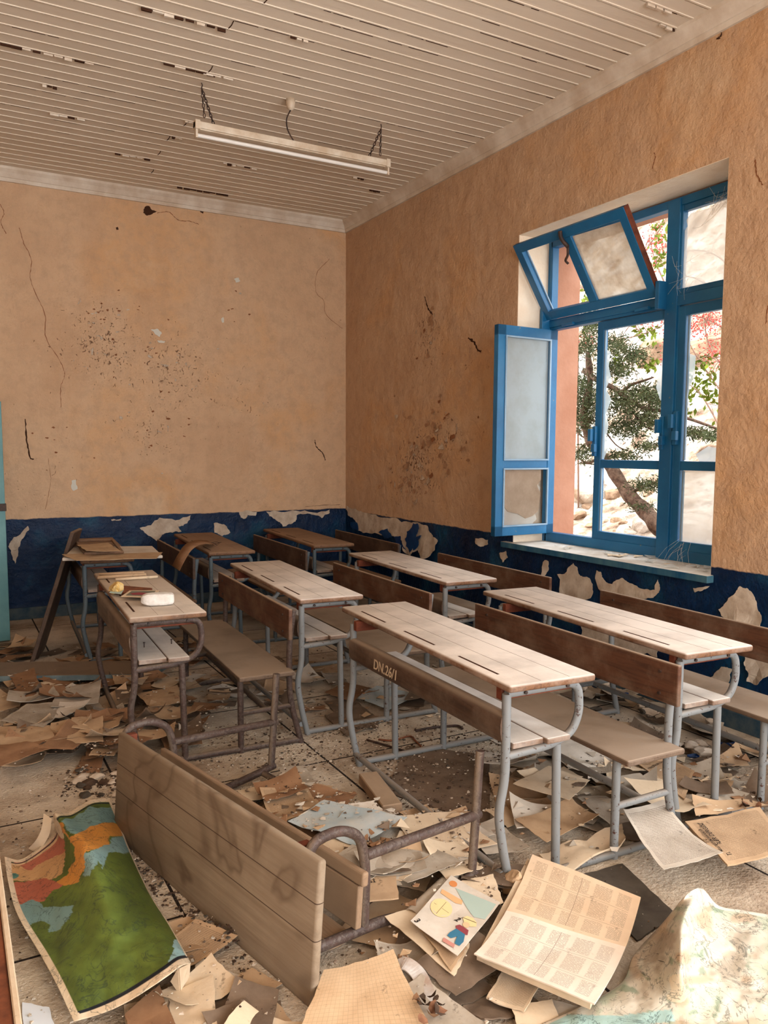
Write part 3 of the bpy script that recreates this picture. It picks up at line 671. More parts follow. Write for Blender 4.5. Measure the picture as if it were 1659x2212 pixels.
# ------------------------------------------------------------------ school desks
def desk(origin, rz, label, top='desk_wood_pale', metal='steel_grey', backm='back_wood', seatm='seat_wood', L=1.27, bench=True, y0=-.06, y1=1.47, panel='lip', width=.375, toprot=-.036, name='school_desk', group='school desks with benches', x0=-.028, shx=.262):
    t = thing(name, label, 'school desk', origin, rz, group)
    r = .0165
    # desktop with rounded edges
    g = G().box(x0, x0+width, y0, y1, .752, .78, 0, .009); o = g.build('desktop', top, t); autosmooth(o, 50)
    if toprot: o.rotation_euler = (0, 0, toprot); 
    if name == 'school_desk':
        pass
    tp = o
    for k in range(3):
        a = y0+.14+k*(y1-y0-.1)/3; G().box(.012, .022, a, a+.28, .7795, .7806).build('pencil_groove', 'dark_crack', tp)
    for k in (.11, .235): G().box(k, k+.0012, y0+.012, y1-.012, .7795, .7804).build('board_joint', 'joint_line', tp)
    for yy in (0, L):
        side = 0
        pts = fillet([(.0, yy, .733), (.0, yy, .42), (-.028, yy, .30), (.0, yy, .14), (.035, yy, .0)], .09, 6)
        autosmooth(G().tube(pts, r, 10).build('front_leg', metal, t))
        pts = fillet([(.0, yy, .733), (.325, yy, .733), (.335, yy, .62), (.30, yy, .545), (.2, yy, .513), (.0, yy, .505)], .075, 6)
        autosmooth(G().tube(pts, r*.95, 10).build('side_loop', metal, t))
        autosmooth(G().tube([(.23, yy, .515), (.235, yy, .25), (.24, yy, 0)], r, 10).build('rear_leg', metal, t))
        xe = .86 if bench else .464
        autosmooth(G().tube([(.03, yy+.0, .018), (xe, yy, .018)], r*.95, 10).build('floor_rail', metal, t))
        [G().tube([(xb_, yy-.022, .733), (xb_, yy-.012, .733)], .007, 8).build('bolt', 'dark_iron', t) for xb_ in (.07, .26)]
    G().box(-.012, .025, y0+.02 if panel == 'lip' else .02, L+.1, .715, .758, 0, .004).build('batten', 'red_batten', t) if False else None
    for yy in (.02, L-.055): G().box(-.01, .31, yy, yy+.03, .704, .752, 0, .003).build('cross_batten', 'red_batten', t)
    autosmooth(G().tube([(-.002, 0, .065), (.012, L, .065)], r*.9, 10).build('stretcher', metal, t))
    # book shelf
    g = G().box(.156, max(shx, .19), -.04, L+.04, .533, .556, 0, .006).box(.018, .153, -.02, L+.02, .533, .555, 0, .004); g.build('book_shelf', 'shelf_wood', t)
    n = 7
    if panel == 'lip':
        prof = [(.006, .662), (-.010, .661), (-.020, .648), (-.024, .625), (-.024, .595), (-.020, .57), (-.014, .556)]
    else:
        prof = [(.004, .692), (-.012, .688), (-.022, .665), (-.022, .64), (-.018, .61), (-.016, .585), (-.018, .562)]
    vs = []; yy = [.0+i*(L)/8 for i in range(9)]
    for q in yy:
        for (x, z) in prof: vs.append((x-.0, q, z))
        for (x, z) in prof: vs.append((x+.014, q, z-.004))
    n = len(prof); fs = []
    for i in range(8):
        for j in range(n-1):
            a = i*2*n+j; b = a+2*n; fs.append((a, b, b+1, a+1)); a2 = a+n; b2 = b+n; fs.append((a2, a2+1, b2+1, b2))
        a = i*2*n; b = a+2*n; fs.append((a, a+n, b+n, b)); a += n-1; b += n-1; fs.append((a, b, b+n, a+n))
    for i in (0, 8):
        for j in range(n-1):
            a = i*2*n+j; f = (a, a+1, a+n+1, a+n); fs.append(f if i == 0 else f[::-1])
    o = mesh_obj('front_panel', vs, fs, 'panel_wood' if panel == 'lip' else 'seat_wood', t); autosmooth(o, 60)
    t['_'] = 1
    del t['_']
    if bench:
        G().box(.50, .80, -.09, L+.07, .403, .427, 0, .007).build('seat', seatm, t)
        for yy in (0, L):
            autosmooth(G().tube([(.53, yy, .40), (.53, yy, .0)], r, 10).build('bench_leg', metal, t))
            pts = fillet([(.825, yy, .735), (.80, yy, .55), (.80, yy, .30), (.815, yy, .2), (.865, yy, .0)], .08, 6)
            autosmooth(G().tube(pts, r, 10).build('bench_rear_leg', metal, t))
            autosmooth(G().tube([(.53, yy, .21), (.815, yy, .215)], r*.85, 10).build('bench_brace', metal, t))
            autosmooth(G().tube([(.52, yy, .39), (.80, yy, .39)], r*.85, 10).build('seat_rail', metal, t))
        autosmooth(G().tube([(.67, 0, .21), (.67, L, .21)], r*.9, 10).build('bench_stretcher', metal, t))
        g = G().box(.783-.006, .805-.006, -.06, L+.09, .585, .752, 0, .006); o = g.build('backrest', backm, t)
        [G().tube([(.770, yb_, zb_), (.78, yb_, zb_)], .007, 8).build('bolt', 'dark_iron', t) for yb_, zb_ in ((.03, .71), (.03, .62), (L-.03, .71), (L-.03, .62))]
    return t
D = desk((1.70, 2.18, 0), -.026, 'school desk in the nearest row, D N 26/1 scratched on its front panel', 'desk_wood_pale')
E_ = desk((2.60, 2.20, 0), -.045, 'school desk in the nearest row closest to the window wall', 'desk_wood_pale', y1=1.5)
A = desk((.77, 3.92, 0), -.04, 'rusty school desk with the white stone and papers on its top', 'desk_wood_mid', 'steel_rust', panel='up', toprot=-.01, L=1.27)
B = desk((1.68, 3.98, 0), -.03, 'school desk in the middle of the second row, pale dusty top', 'desk_wood_pale', 'steel_grey')
C = desk((2.70, 4.10, 0), -.02, 'dusty school desk of the second row under the open window', 'desk_wood_pale', 'steel_grey')
F = desk((.86, 6.10, 0), -.04, 'school desk by the back wall loaded with boards and a frame', 'desk_wood_brown', 'steel_dark', 'back_wood_dark', 'desk_wood_brown')
G_ = desk((1.81, 6.12, 0), -.035, 'brown school desk by the back wall with bent cardboard on it', 'desk_wood_brown', 'steel_dark', 'back_wood_dark', 'desk_wood_brown')
H_ = desk((2.74, 6.20, 0), -.035, 'brown school desk in the far corner of the room', 'desk_wood_brown', 'steel_dark', 'back_wood_dark', 'desk_wood_brown')

# scratched writing on the panel of the near desk
def text_mesh(body, size, mat, mw, name, parent=None, ext=.0006, bold=0.0, italic=0):
    c = bpy.data.curves.new(name+'_c', 'FONT'); c.body = body; c.size = size; c.extrude = ext; c.offset = bold; c.shear = italic
    o = bpy.data.objects.new(name+'_c', c); COL.objects.link(o)
    dg = bpy.context.evaluated_depsgraph_get(); me = bpy.data.meshes.new_from_object(o.evaluated_get(dg))
    bpy.data.objects.remove(o); me.materials.clear(); me.materials.append(M[mat]); me.transform(mw)
    q = bpy.data.objects.new(name, me); COL.objects.link(q)
    if parent: q.parent = parent
    return q
def frame(o, x, y):
    x = Vector(x).normalized(); y = Vector(y); y = (y-x*y.dot(x)).normalized(); z = x.cross(y); mm = Matrix.Identity(4)
    for i in range(3): mm[i][0] = x[i]; mm[i][1] = y[i]; mm[i][2] = z[i]; mm[i][3] = o[i]
    return mm
text_mesh('DN.26/1', .066, 'chalk', frame((-.0255, 1.0, .578), (0, -1, 0), (.0, 0, 1)), 'scratched_writing', D, bold=.0006, italic=.15)

# toppled desk: lies on its front edge, desktop upright towards the viewer
T = desk((0, 0, 0), 0, 'rusty bare school desk toppled onto its front edge, stained top upright', 'stained_top', 'steel_rust', bench=False, panel='lip', toprot=0, L=1.24, width=.413, x0=-.089, y0=-.109, y1=1.201, shx=.20)
u = Vector((math.cos(.223), math.sin(.223), 0)); v = Vector((-u.y, u.x, 0))
mt = Matrix.Identity(4)
th_ = math.radians(4.34); zx = Vector((0, 0, 1))*math.cos(th_)+u*math.sin(th_); zz_ = -u*math.cos(th_)+Vector((0, 0, 1))*math.sin(th_)
for i in range(3): mt[i][0] = zx[i]*1.045; mt[i][1] = v[i]*1.045; mt[i][2] = zz_[i]*1.045
org = Vector((1.619, 2.241, .03))
mt = Matrix.Translation(org) @ mt
T.matrix_world = mt
for ch in list(T.children):
    if ch.name.startswith('front_panel'): ch.data.materials[0] = M['toppled_wood']
    if ch.name.startswith('book_shelf'): ch.data.materials[0] = M['toppled_wood']
    if ch.name.startswith('desktop'):
        for c_ in list(ch.children): bpy.data.objects.remove(c_)

# ------------------------------------------------------------------ outside: rocky slope, juniper, berry shrub
def hz(x, y):
    P = [(4.5, -.35), (6, .0), (7.5, .55), (9, 1.5), (11, 3.6), (14, 8.0), (20, 15)]
    for (a, b), (c, d) in zip(P, P[1:]):
        if x <= c: t = (x-a)/(c-a); z = b+(d-b)*t; break
    return z + .22*noise.noise(Vector((x*.9, y*.9, 3)))*min(1, (x-4.5)/2) + .06*noise.noise(Vector((x*4, y*4, 1)))
nx, ny = 70, 110; xs = [4.56+14.5*(i/nx)**1.25 for i in range(nx+1)]; ys = [-2+20*j/ny for j in range(ny+1)]
vs = [(x, y, hz(x, y)) for x in xs for y in ys]
fs = [(i*(ny+1)+j, (i+1)*(ny+1)+j, (i+1)*(ny+1)+j+1, i*(ny+1)+j+1) for i in range(nx) for j in range(ny)]
def slope_mat():
    k = NT('rocky_slope'); v = k.coord('Object')
    vo = k.new('ShaderNodeTexVoronoi'); vo.inputs['Scale'].default_value = 4.5; k.L(v, vo.inputs['Vector'])
    c = k.ramp(k.noise(v, 2.2, 8, .65), [(.34, srgb(110, 84, 66)), (.45, srgb(184, 160, 136)), (.58, srgb(226, 218, 206))])
    c = k.mix(k.mask(k.noise(v, 9, 6, .65), .56, .66), c, srgb(150, 112, 90))
    k.col(c); k.rough(.95); k.bump(k.math('ADD', vo.outputs[0], k.noise(v, 12, 6, .6)), .12); M['slope'] = k.m
slope_mat()
o = mesh_obj('hill', vs, fs, 'slope', smooth=True); struct(o)
def rock(name, c, r, label, mat, seed, group=None, cat='boulder', sq=(1, 1, .75)):
    bm = bmesh.new(); bmesh.ops.create_icosphere(bm, subdivisions=3, radius=1)
    rr = random.Random(seed); pl = [(Vector((rr.gauss(0, 1), rr.gauss(0, 1), rr.gauss(0, .7))).normalized(), rr.uniform(.55, .85)) for _ in range(9)]
    for v in bm.verts:
        p = v.co.copy()
        for n, d in pl:
            e_ = p.dot(n)-d
            if e_ > 0: p -= n*e_
        p *= 1+.10*noise.noise(p*3+Vector((seed, 0, 0)))
        v.co = Vector((p.x*r*sq[0], p.y*r*sq[1], p.z*r*sq[2]))
    me = bpy.data.meshes.new(name); bm.to_mesh(me); bm.free(); me.materials.append(M[mat])
    o = bpy.data.objects.new(name, me); COL.objects.link(o); o.location = c; o.rotation_euler = (0, 0, rr.random()*6)
    return tag(o, label, cat, group)
def on_hill(px, py):
    """where the sight line meets the slope"""
    for k in range(200):
        x = 4.7+k*.05; p = ray(px, py, 0, x)
        if p.z < hz(x, p.y): return p
    return p
for i, (px, py, r, mt, lb) in enumerate([(1275, 1065, .34, 'limestone', 'large pale boulder outside behind the left window post'), (1392, 1140, .22, 'limestone', 'rounded pale boulder outside below the leaning juniper trunk'),
        (1325, 1070, .16, 'limestone_tan', 'tan boulder outside touching the juniper trunk from the left'), (1255, 1120, .15, 'limestone_tan', 'tan boulder outside beside the salmon window jamb'),
        (1420, 775, .45, 'limestone_tan', 'tan rock high on the slope beside the window mullion'), (1520, 770, .55, 'limestone_tan', 'tan rock high on the slope seen through the right casement'),
        (1350, 1150, .13, 'limestone', 'low white boulder outside just above the window sill'), (1500, 1150, .3, 'limestone', 'white boulder behind the dusty lower pane of the right casement')]):
    rock('boulder', on_hill(px, py), r, lb, mt, i+3)
rr = random.Random(8)
for i in range(60):
    px, py = rr.uniform(1245, 1550), rr.uniform(1040, 1175)
    rock('stone', on_hill(px, py), rr.uniform(.04, .11), 'small pale stone lying on the slope outside the window', rr.choice(['limestone', 'limestone', 'limestone_tan']), i+50, 'small stones on the slope outside', 'stone')

def W(px, py, X=6.6): return ray(px, py, 0, X)
jun = thing('juniper_tree', 'leaning juniper with bare grey limbs growing outside the window', 'tree', on_hill(1455, 1165))
def sub(g, name, mat, par, smooth=True):
    base = Vector(par.location)
    g.v = [v-base for v in g.v]; return g.build(name, mat, par, smooth)
tr = bez([tuple(on_hill(1455, 1170))]+[tuple(W(*p)) for p in [(1425, 1140), (1395, 1105), (1360, 1070), (1328, 1022), (1300, 985), (1272, 945), (1262, 890), (1275, 830), (1270, 760)]], 4)
n = len(tr); g = G(); g.tube(tr, .08, 10, rs=[.10-.07*(i/n)+.008*math.sin(i*1.7) for i in range(n)]); sub(g, 'trunk', 'bark', jun)
limbs = [([(1262, 800), (1292, 822), (1330, 840), (1362, 866), (1400, 884), (1430, 888), (1490, 905), (1552, 927)], .034),
         ([(1345, 848), (1362, 832), (1392, 822), (1412, 815)], .022), ([(1400, 884), (1408, 860), (1426, 832)], .014), ([(1300, 985), (1270, 1000), (1245, 985)], .02),
         ([(1352, 866), (1375, 900), (1400, 925), (1425, 930)], .012), ([(1360, 1065), (1395, 1050), (1430, 1035)], .02), ([(1250, 905), (1290, 912), (1330, 960), (1360, 975)], .012),
         ([(1245, 930), (1262, 945), (1290, 950)], .012), ([(1255, 1000), (1290, 1005), (1300, 1020)], .01)]
for q, r_ in limbs:
    P = bez([tuple(W(*p)) for p in q], 4); g = G(); g.tube(P, r_, 7, rs=[r_*(1-.65*i/len(P)) for i in range(len(P))]); sub(g, 'limb', 'bark', jun)
rr = random.Random(4)
clumps = [(1275, 865, 42, 28), (1262, 905, 36, 30), (1345, 868, 46, 34), (1395, 852, 34, 22), (1350, 925, 48, 22), (1400, 905, 34, 22), (1262, 830, 26, 24), (1365, 768, 38, 18), (1280, 700, 34, 26), (1270, 750, 30, 24), (1330, 800, 40, 20),
          (1400, 965, 34, 12), (1345, 985, 40, 12), (1260, 980, 26, 20), (1500, 935, 46, 12), (1530, 945, 30, 8), (1400, 1050, 40, 14), (1330, 745, 30, 18), (1385, 1095, 26, 10), (1420, 870, 22, 18)]
g = G()
for (cx, cy_, sx, sy) in clumps:
    for _ in range(int(sx*sy*1.1)):
        a = rr.gauss(0, .55); b = rr.gauss(0, .55); c = W(cx+a*sx, cy_+b*sy, 6.6+rr.gauss(0, .16))
        d = Vector((rr.gauss(0, .5), rr.gauss(0, 1), rr.gauss(.2, .7))).normalized(); s_ = d.cross(Vector((rr.gauss(0, 1), rr.gauss(0, 1), rr.gauss(0, 1)))).normalized()
        l = rr.uniform(.025, .06); wd = rr.uniform(.003, .008)
        g.add([c-s_*wd, c+s_*wd, c+d*l*.6+s_*wd*.7, c+d*l, c+d*l*.6-s_*wd*.7], [(0, 1, 2, 3, 4)])
o = sub(g, 'foliage', 'juniper', jun, False); o['kind'] = 'stuff'
for nm, lab, X, twigs, leafz, berryz, seed in [
    ('berry_shrub', 'thin twigged shrub with red berries seen through the right casement', 7.4,
     [[(1600, 900), (1540, 820), (1500, 760), (1470, 700)], [(1590, 820), (1540, 760), (1525, 700), (1560, 640)], [(1580, 720), (1530, 690), (1480, 680)], [(1600, 790), (1560, 770), (1500, 790)], [(1560, 930), (1520, 860), (1490, 830)], [(1620, 640), (1560, 560), (1500, 540), (1450, 560)], [(1560, 640), (1500, 600), (1440, 600)]],
     [(1520, 790, 40, 25), (1535, 850, 35, 30), (1490, 860, 15, 30), (1500, 820, 25, 20), (1520, 665, 14, 8)], [(1500, 700, 45, 40), (1545, 760, 25, 40), (1540, 680, 25, 30)], 21),
    ('leafy_shrub', 'loose leafy shrub with pale green and reddish leaves behind the middle casement', 7.0,
     [[(1250, 720), (1300, 735), (1340, 732), (1390, 722), (1435, 700)], [(1390, 722), (1370, 700), (1385, 670)], [(1340, 732), (1360, 760), (1400, 750)], [(1230, 640), (1265, 690), (1280, 740)], [(1380, 560), (1410, 520), (1440, 470)], [(1440, 620), (1415, 560), (1400, 500)], [(1300, 800), (1340, 795), (1380, 780)], [(1435, 700), (1460, 560), (1440, 450)]],
     [(1270, 690, 22, 30), (1395, 722, 22, 14), (1335, 790, 18, 22), (1420, 555, 22, 30), (1405, 790, 18, 6), (1270, 640, 12, 20), (1340, 690, 10, 6), (1425, 500, 18, 20)], [(1410, 690, 35, 18), (1420, 520, 25, 40), (1270, 740, 25, 14), (1340, 690, 20, 10), (1440, 770, 12, 30)], 33)]:
    base = on_hill(1560 if seed == 21 else 1250, 1100); sh = thing(nm, lab, 'shrub', base); rr = random.Random(seed); g = G()
    g.tube(bez([tuple(base), tuple(W(*twigs[0][0], X)+Vector((0, 0, -.3))), tuple(W(*twigs[0][0], X))], 4), .014, 6)
    for q in twigs:
        P = bez([tuple(W(a, b, X+rr.gauss(0, .08))) for a, b in q], 5); g.tube(P, .009, 5, rs=[.010*(1-.7*i/len(P))+.001 for i in range(len(P))])
        for k in range(7):
            p = P[rr.randrange(len(P))]; d = Vector((rr.gauss(0, .6), rr.gauss(0, 1), rr.gauss(.2, .8))).normalized(); l = rr.uniform(.12, .4)
            g.tube([p, p+d*l*.5+Vector((0, 0, .03)), p+d*l], .0035, 4)
    sub(g, 'twigs', 'twig', sh)
    g = G()
    for (cx, cy_, sx, sy) in leafz:
        for _ in range(int(26+sx*sy*.03)):
            c = W(cx+rr.gauss(0, .6)*sx, cy_+rr.gauss(0, .6)*sy, X+rr.gauss(0, .1)); d = Vector((rr.gauss(0, .5), rr.gauss(0, 1), rr.gauss(-.2, .8))).normalized(); s_ = d.cross(Vector((1, rr.random(), rr.random()))).normalized()
            l = rr.uniform(.05, .1); wd = l*.22
            g.add([c, c+d*l*.4+s_*wd, c+d*l, c+d*l*.4-s_*wd], [(0, 1, 2, 3)])
    o = sub(g, 'leaves', 'leaf_green', sh, False); o['kind'] = 'stuff'
    g = G()
    for (cx, cy_, sx, sy) in berryz:
        for _ in range(int(sx*sy*.16)):
            c = W(cx+rr.gauss(0, .6)*sx, cy_+rr.gauss(0, .6)*sy, X+rr.gauss(0, .1)); r_ = rr.uniform(.007, .014)
            g.add([c+Vector(q)*r_ for q in ((1, 0, 0), (-1, 0, 0), (0, 1, 0), (0, -1, 0), (0, 0, 1), (0, 0, -1))], [(0, 2, 4), (2, 1, 4), (1, 3, 4), (3, 0, 4), (2, 0, 5), (1, 2, 5), (3, 1, 5), (0, 3, 5)])
    o = sub(g, 'berries', 'berry', sh, False); o['kind'] = 'stuff'

# ------------------------------------------------------------------ paper and litter on the floor
HM = {}
def hq(x, y): return HM.get((int(x/.04), int(y/.04)), 0.0)
def sheet(name, C4, mat, label, cat='paper', group=None, z0=None, lift=(0, 0, 0, 0), wob=.006, th=.0016, n=9, seed=0, fold=0, bend=0, raw=False, cap=1.0, top=False):
    """C4: world corners (top-left, top-right, bottom-right, bottom-left)"""
    C4 = [Vector((c[0], c[1], 0)) for c in C4]; rr = random.Random(seed)
    cen = sum(C4, Vector())/4
    hs = []
    for i in range(6):
        for j in range(6):
            a, b = i/5, j/5; p = (C4[0]*(1-a)+C4[1]*a)*(1-b)+(C4[3]*(1-a)+C4[2]*a)*b; hs.append(hq(p.x, p.y))
    hs.sort(); base = z0 if z0 is not None else .002+min(cap, hs[-1]+.004 if top else hs[int(len(hs)*.8)])
    V = []; UV = []; sd = Vector((seed*1.37, seed*.61, 0))
    for j in range(n+1):
        for i in range(n+1):
            a, b = i/n, j/n
            p = (C4[0]*(1-a)+C4[1]*a)*(1-b)+(C4[3]*(1-a)+C4[2]*a)*b
            z = abs(noise.noise(Vector((p.x*5, p.y*5, 0))+sd))*wob*2.2
            w_ = ((1-a)*(1-b), a*(1-b), a*b, (1-a)*b)
            z += sum(l*(q**2.2) for l, q in zip(lift, w_))
            z += fold*(1-min(1, abs(a-.5)*5))*-.3 + (abs(b-.5)*2)**2*bend
            V.append(Vector((p.x, p.y, base+max(0, z)))); UV.append((a, 1-b))
            if z0 is None:
                kx = (int(p.x/.04), int(p.y/.04)); HM[kx] = max(HM.get(kx, 0), min(base+z*.8+th, .10))
    N = n+1
    if not raw:   # torn, uneven outline
        for j in range(N):
            for i in range(N):
                if i in (0, n) or j in (0, n):
                    v = V[j*N+i]; v += (cen-Vector((v.x, v.y, 0))).normalized()*rr.random()*.006 if (cen-Vector((v.x, v.y, 0))).length else Vector()
    c = Vector((cen.x, cen.y, base))
    vs = [v-c+Vector((0, 0, th)) for v in V]+[v-c for v in V]
    fs = []
    for j in range(n):
        for i in range(n):
            a = j*N+i; f = (a, a+N, a+N+1, a+1); fs.append(f); fs.append(tuple(q+N*N for q in f[::-1]))
    ring = [i for i in range(N)]+[j*N+n for j in range(1, N)]+[n*N+i for i in range(n-1, -1, -1)]+[j*N for j in range(n-1, 0, -1)]
    for i in range(len(ring)):
        a, b = ring[i], ring[(i+1) % len(ring)]; fs.append((a, b, b+N*N, a+N*N))
    o = mesh_obj(name, vs, fs, mat, None, True, uvs=UV+UV)
    try: o.data.set_sharp_from_angle(angle=math.radians(50))
    except Exception: pass
    o.location = c; tag(o, label, cat, group)
    def at(a, b, dz=.0008):
        i = min(n-1, int(a*n)); j = min(n-1, int(b*n)); fa = a*n-i; fb = b*n-j
        q = lambda ii, jj: vs[jj*N+ii]
        return (q(i, j)*(1-fa)+q(i+1, j)*fa)*(1-fb)+(q(i, j+1)*(1-fa)+q(i+1, j+1)*fa)*fb+Vector((0, 0, dz))
    return o, at
def quad_px(px, z=.02): return [ray(a, b, 2, z) for a, b in px]
def rect(c, w_, h_, rz):
    ca, sa = math.cos(rz), math.sin(rz); return [Vector((c[0]+x*ca-y*sa, c[1]+x*sa+y*ca, 0)) for x, y in ((-w_/2, h_/2), (w_/2, h_/2), (w_/2, -h_/2), (-w_/2, -h_/2))]

# random litter, zone by zone (photo polygons measured on the floor); each sheet is an object
def inpoly(x, y, P):
    c = False
    for i in range(len(P)):
        x1, y1 = P[i]; x2, y2 = P[i-1]
        if (y1 > y) != (y2 > y) and x < (x2-x1)*(y-y1)/(y2-y1)+x1: c = not c
    return c
zones = [
 ('in the litter left of the rusty desk', [(0, 1465), (200, 1455), (300, 1470), (420, 1480), (420, 1600), (240, 1660), (0, 1650)], 105, dict(tan=4, brown=6, dirty=3, cream=1, grey=1, white=.3), (.14, .30)),
 ('on the floor by the back wall and door', [(0, 1385), (90, 1400), (280, 1395), (420, 1400), (420, 1440), (0, 1450)], 30, dict(brown=5, tan=3, dirty=3, grey=1), (.16, .30)),
 ('under the benches of the second row', [(430, 1400), (640, 1420), (940, 1440), (940, 1560), (640, 1580), (440, 1560)], 26, dict(tan=3, brown=2, dirty=4, grey=2, white=1), (.16, .28)),
 ('between the toppled desk and the nearest row', [(470, 1700), (620, 1690), (780, 1760), (1080, 1800), (1080, 1960), (800, 1930), (600, 1790)], 36, dict(cream=3, tan=4, grey=3, white=2, dirty=2, brown=.6), (.14, .27)),
 ('under the nearest row of desks', [(1100, 1590), (1260, 1600), (1460, 1640), (1480, 1800), (1330, 1800), (1110, 1830), (1060, 1700)], 46, dict(cream=3, tan=3, grey=4, white=3, dirty=2), (.16, .30)),
 ('on the floor along the window wall', [(1480, 1560), (1659, 1640), (1670, 1770), (1490, 1790)], 20, dict(tan=3, grey=3, dirty=4, cream=1), (.14, .26)),
 ('below the bench beside the window wall', [(1240, 1480), (1450, 1520), (1470, 1620), (1290, 1580)], 18, dict(grey=4, dirty=3, tan=2), (.12, .22)),
 ('in front of the toppled desk', [(330, 1900), (420, 1960), (560, 2080), (680, 2190), (660, 2260), (340, 2260), (400, 2090)], 10, dict(cream=3, tan=3, dirty=3, white=2), (.18, .28)),
 ('around the open tables book', [(780, 1900), (1100, 1920), (1240, 2030), (1200, 2240), (880, 2230), (780, 2060)], 24, dict(grey=4, dirty=3, cream=3, tan=2), (.14, .26)),
]
LM = {
 'in the litter left of the rusty desk': [(30, 1480, 'beside the fallen board at the left edge'), (150, 1475, 'in front of the pale edged fallen board'), (280, 1490, 'beside the far leg of the rusty desk'), (60, 1540, 'beside the long printed newspaper'), (180, 1525, 'around the grey newspaper sheet'), (340, 1530, 'between the legs of the rusty desk'), (30, 1610, 'at the left edge before the bare floor'), (150, 1620, 'next to the ribbed cardboard piece'), (250, 1590, 'around the orange brown cardboard flap'), (380, 1570, 'by the rear leg of the rusty desk')],
 'on the floor by the back wall and door': [(30, 1410, 'at the foot of the cyan door leaf'), (110, 1420, 'at the foot of the leaning plank'), (200, 1420, 'by the front leg of the loaded desk'), (330, 1425, 'under the bench of the loaded desk')],
 'under the benches of the second row': [(470, 1430, 'below the bench seat of the rusty desk'), (560, 1480, 'behind the open ended upright tube'), (680, 1440, 'under the middle desk of the second row'), (720, 1530, 'around the square dust grey board'), (880, 1500, 'beside the pale blue picture page'), (850, 1440, 'behind the panel marked 26/1')],
 'between the toppled desk and the nearest row': [(520, 1715, 'behind the middle of the toppled desktop'), (640, 1740, 'around the creased brown pages'), (760, 1790, 'beside the faded blue chart'), (900, 1800, 'under the long rusty stretcher'), (1020, 1850, 'by the upright rusty tube'), (860, 1900, 'beside the crossed rusty tubes'), (1060, 1920, 'at the near foot of the marked desk')],
 'under the nearest row of desks': [(1150, 1620, 'below the shelf of the marked desk'), (1300, 1650, 'under the bench seat of the marked desk'), (1160, 1730, 'beside the rear leg of the marked desk'), (1280, 1760, 'beside the short leg of the nearest bench'), (1400, 1700, 'around the bulletin under the bench brace'), (1420, 1780, 'in front of the paired blue grey legs'), (1130, 1810, 'between the two near legs of the marked desk')],
 'on the floor along the window wall': [(1520, 1620, 'below the shelf of the desk nearest the window wall'), (1620, 1680, 'by the rusty bench leg at the right edge'), (1540, 1720, 'between the legs of the desk nearest the window wall')],
 'below the bench beside the window wall': [(1290, 1510, 'by the plaster lumps below the window'), (1400, 1560, 'behind the backrest of the nearest bench'), (1340, 1590, 'beside the long bench stretcher')],
 'in front of the toppled desk': [(350, 1930, 'between the green map and toppled desktop'), (440, 2040, 'beside the right edge of the green map'), (520, 2120, 'around the clean tan page'), (450, 2200, 'around the dusty white sheet with specks'), (640, 2200, 'by the near bottom corner of the toppled desk')],
 'around the open tables book': [(850, 1950, 'by the bulletin cover beside the toppled desk'), (930, 2090, 'below the coloured activity sheet'), (1090, 1960, 'between the activity sheet and tables book'), (1000, 2180, 'below the open tables book'), (1180, 2200, 'between the tables book and cream map')]}
LM = {k: [(ray(a, b, 2, 0), t) for a, b, t in v] for k, v in LM.items()}
rr = random.Random(99); sd = 0
ACT = [tuple(ray(a, b, 2, 0)[:2]) for a, b in [(975, 1880), (1110, 1970), (990, 2120), (850, 2010)]]; BKP = [tuple(ray(a, b, 2, 0)[:2]) for a, b in [(1150, 1845), (1410, 1955), (1290, 2220), (1000, 2090)]]
for zn, poly, cnt, pal, (s0, s1) in zones:
    keys = list(pal); wts = [pal[k] for k in keys]
    xs = [p[0] for p in poly]; ys = [p[1] for p in poly]; k = 0
    Pw = [tuple(ray(a, b, 2, 0)[:2]) for a, b in poly]; x0, x1 = min(p[0] for p in Pw), max(p[0] for p in Pw); y0, y1 = min(p[1] for p in Pw), max(p[1] for p in Pw)
    while k < cnt:
        x, y = rr.uniform(x0, x1), rr.uniform(y0, y1)
        if not inpoly(x, y, Pw): continue
        if 'in front of the toppled' in zn and ((x-.571)*(3.28-1.956)+(y-3.28)*(.872-.571))*-1/1.358 < .17: continue
        if 'tables' in zn and (inpoly(x, y, ACT) or inpoly(x, y, BKP)): continue
        k += 1; sd += 1; tone = rr.choices(keys, wts)[0]; l = rr.uniform(s0, s1); w_ = l*rr.uniform(.62, .8)
        q = rect((x, y), w_, l, rr.uniform(0, 6.3))
        for c in q: c.x += rr.gauss(0, .012); c.y += rr.gauss(0, .012)
        txt = rr.random() < .35
        lf = [0, 0, 0, 0]; ls = .35 if ('toppled' in zn or 'tables' in zn) else 1
        if rr.random() < .6: lf[rr.randrange(4)] = rr.uniform(.015, .07)*ls
        if rr.random() < .2: lf[rr.randrange(4)] = rr.uniform(.02, .09)*ls
        sheet('printed_page' if txt else 'paper_sheet', q, ('text_' if txt else 'paper_')+tone, ' '.join(x_ for x_ in ('small' if l < s0+(s1-s0)*.33 else 'large' if l > s0+(s1-s0)*.67 else '', 'curled' if max(lf) > .04 else 'flat' if max(lf) == 0 else '', dict(dirty='soiled dark').get(tone, tone), 'printed page' if txt else 'sheet', min(LM[zn], key=lambda t_: (t_[0].x-x)**2+(t_[0].y-y)**2)[1]) if x_), 'paper',
              'loose papers '+zn, lift=lf, wob=rr.uniform(.004, .014), th=rr.choice([.001, .001, .0015, .004]), seed=sd, n=8, cap=.022 if 'in front of the toppled' in zn else 1, bend=rr.choice([0, 0, 0, .012, .02]))

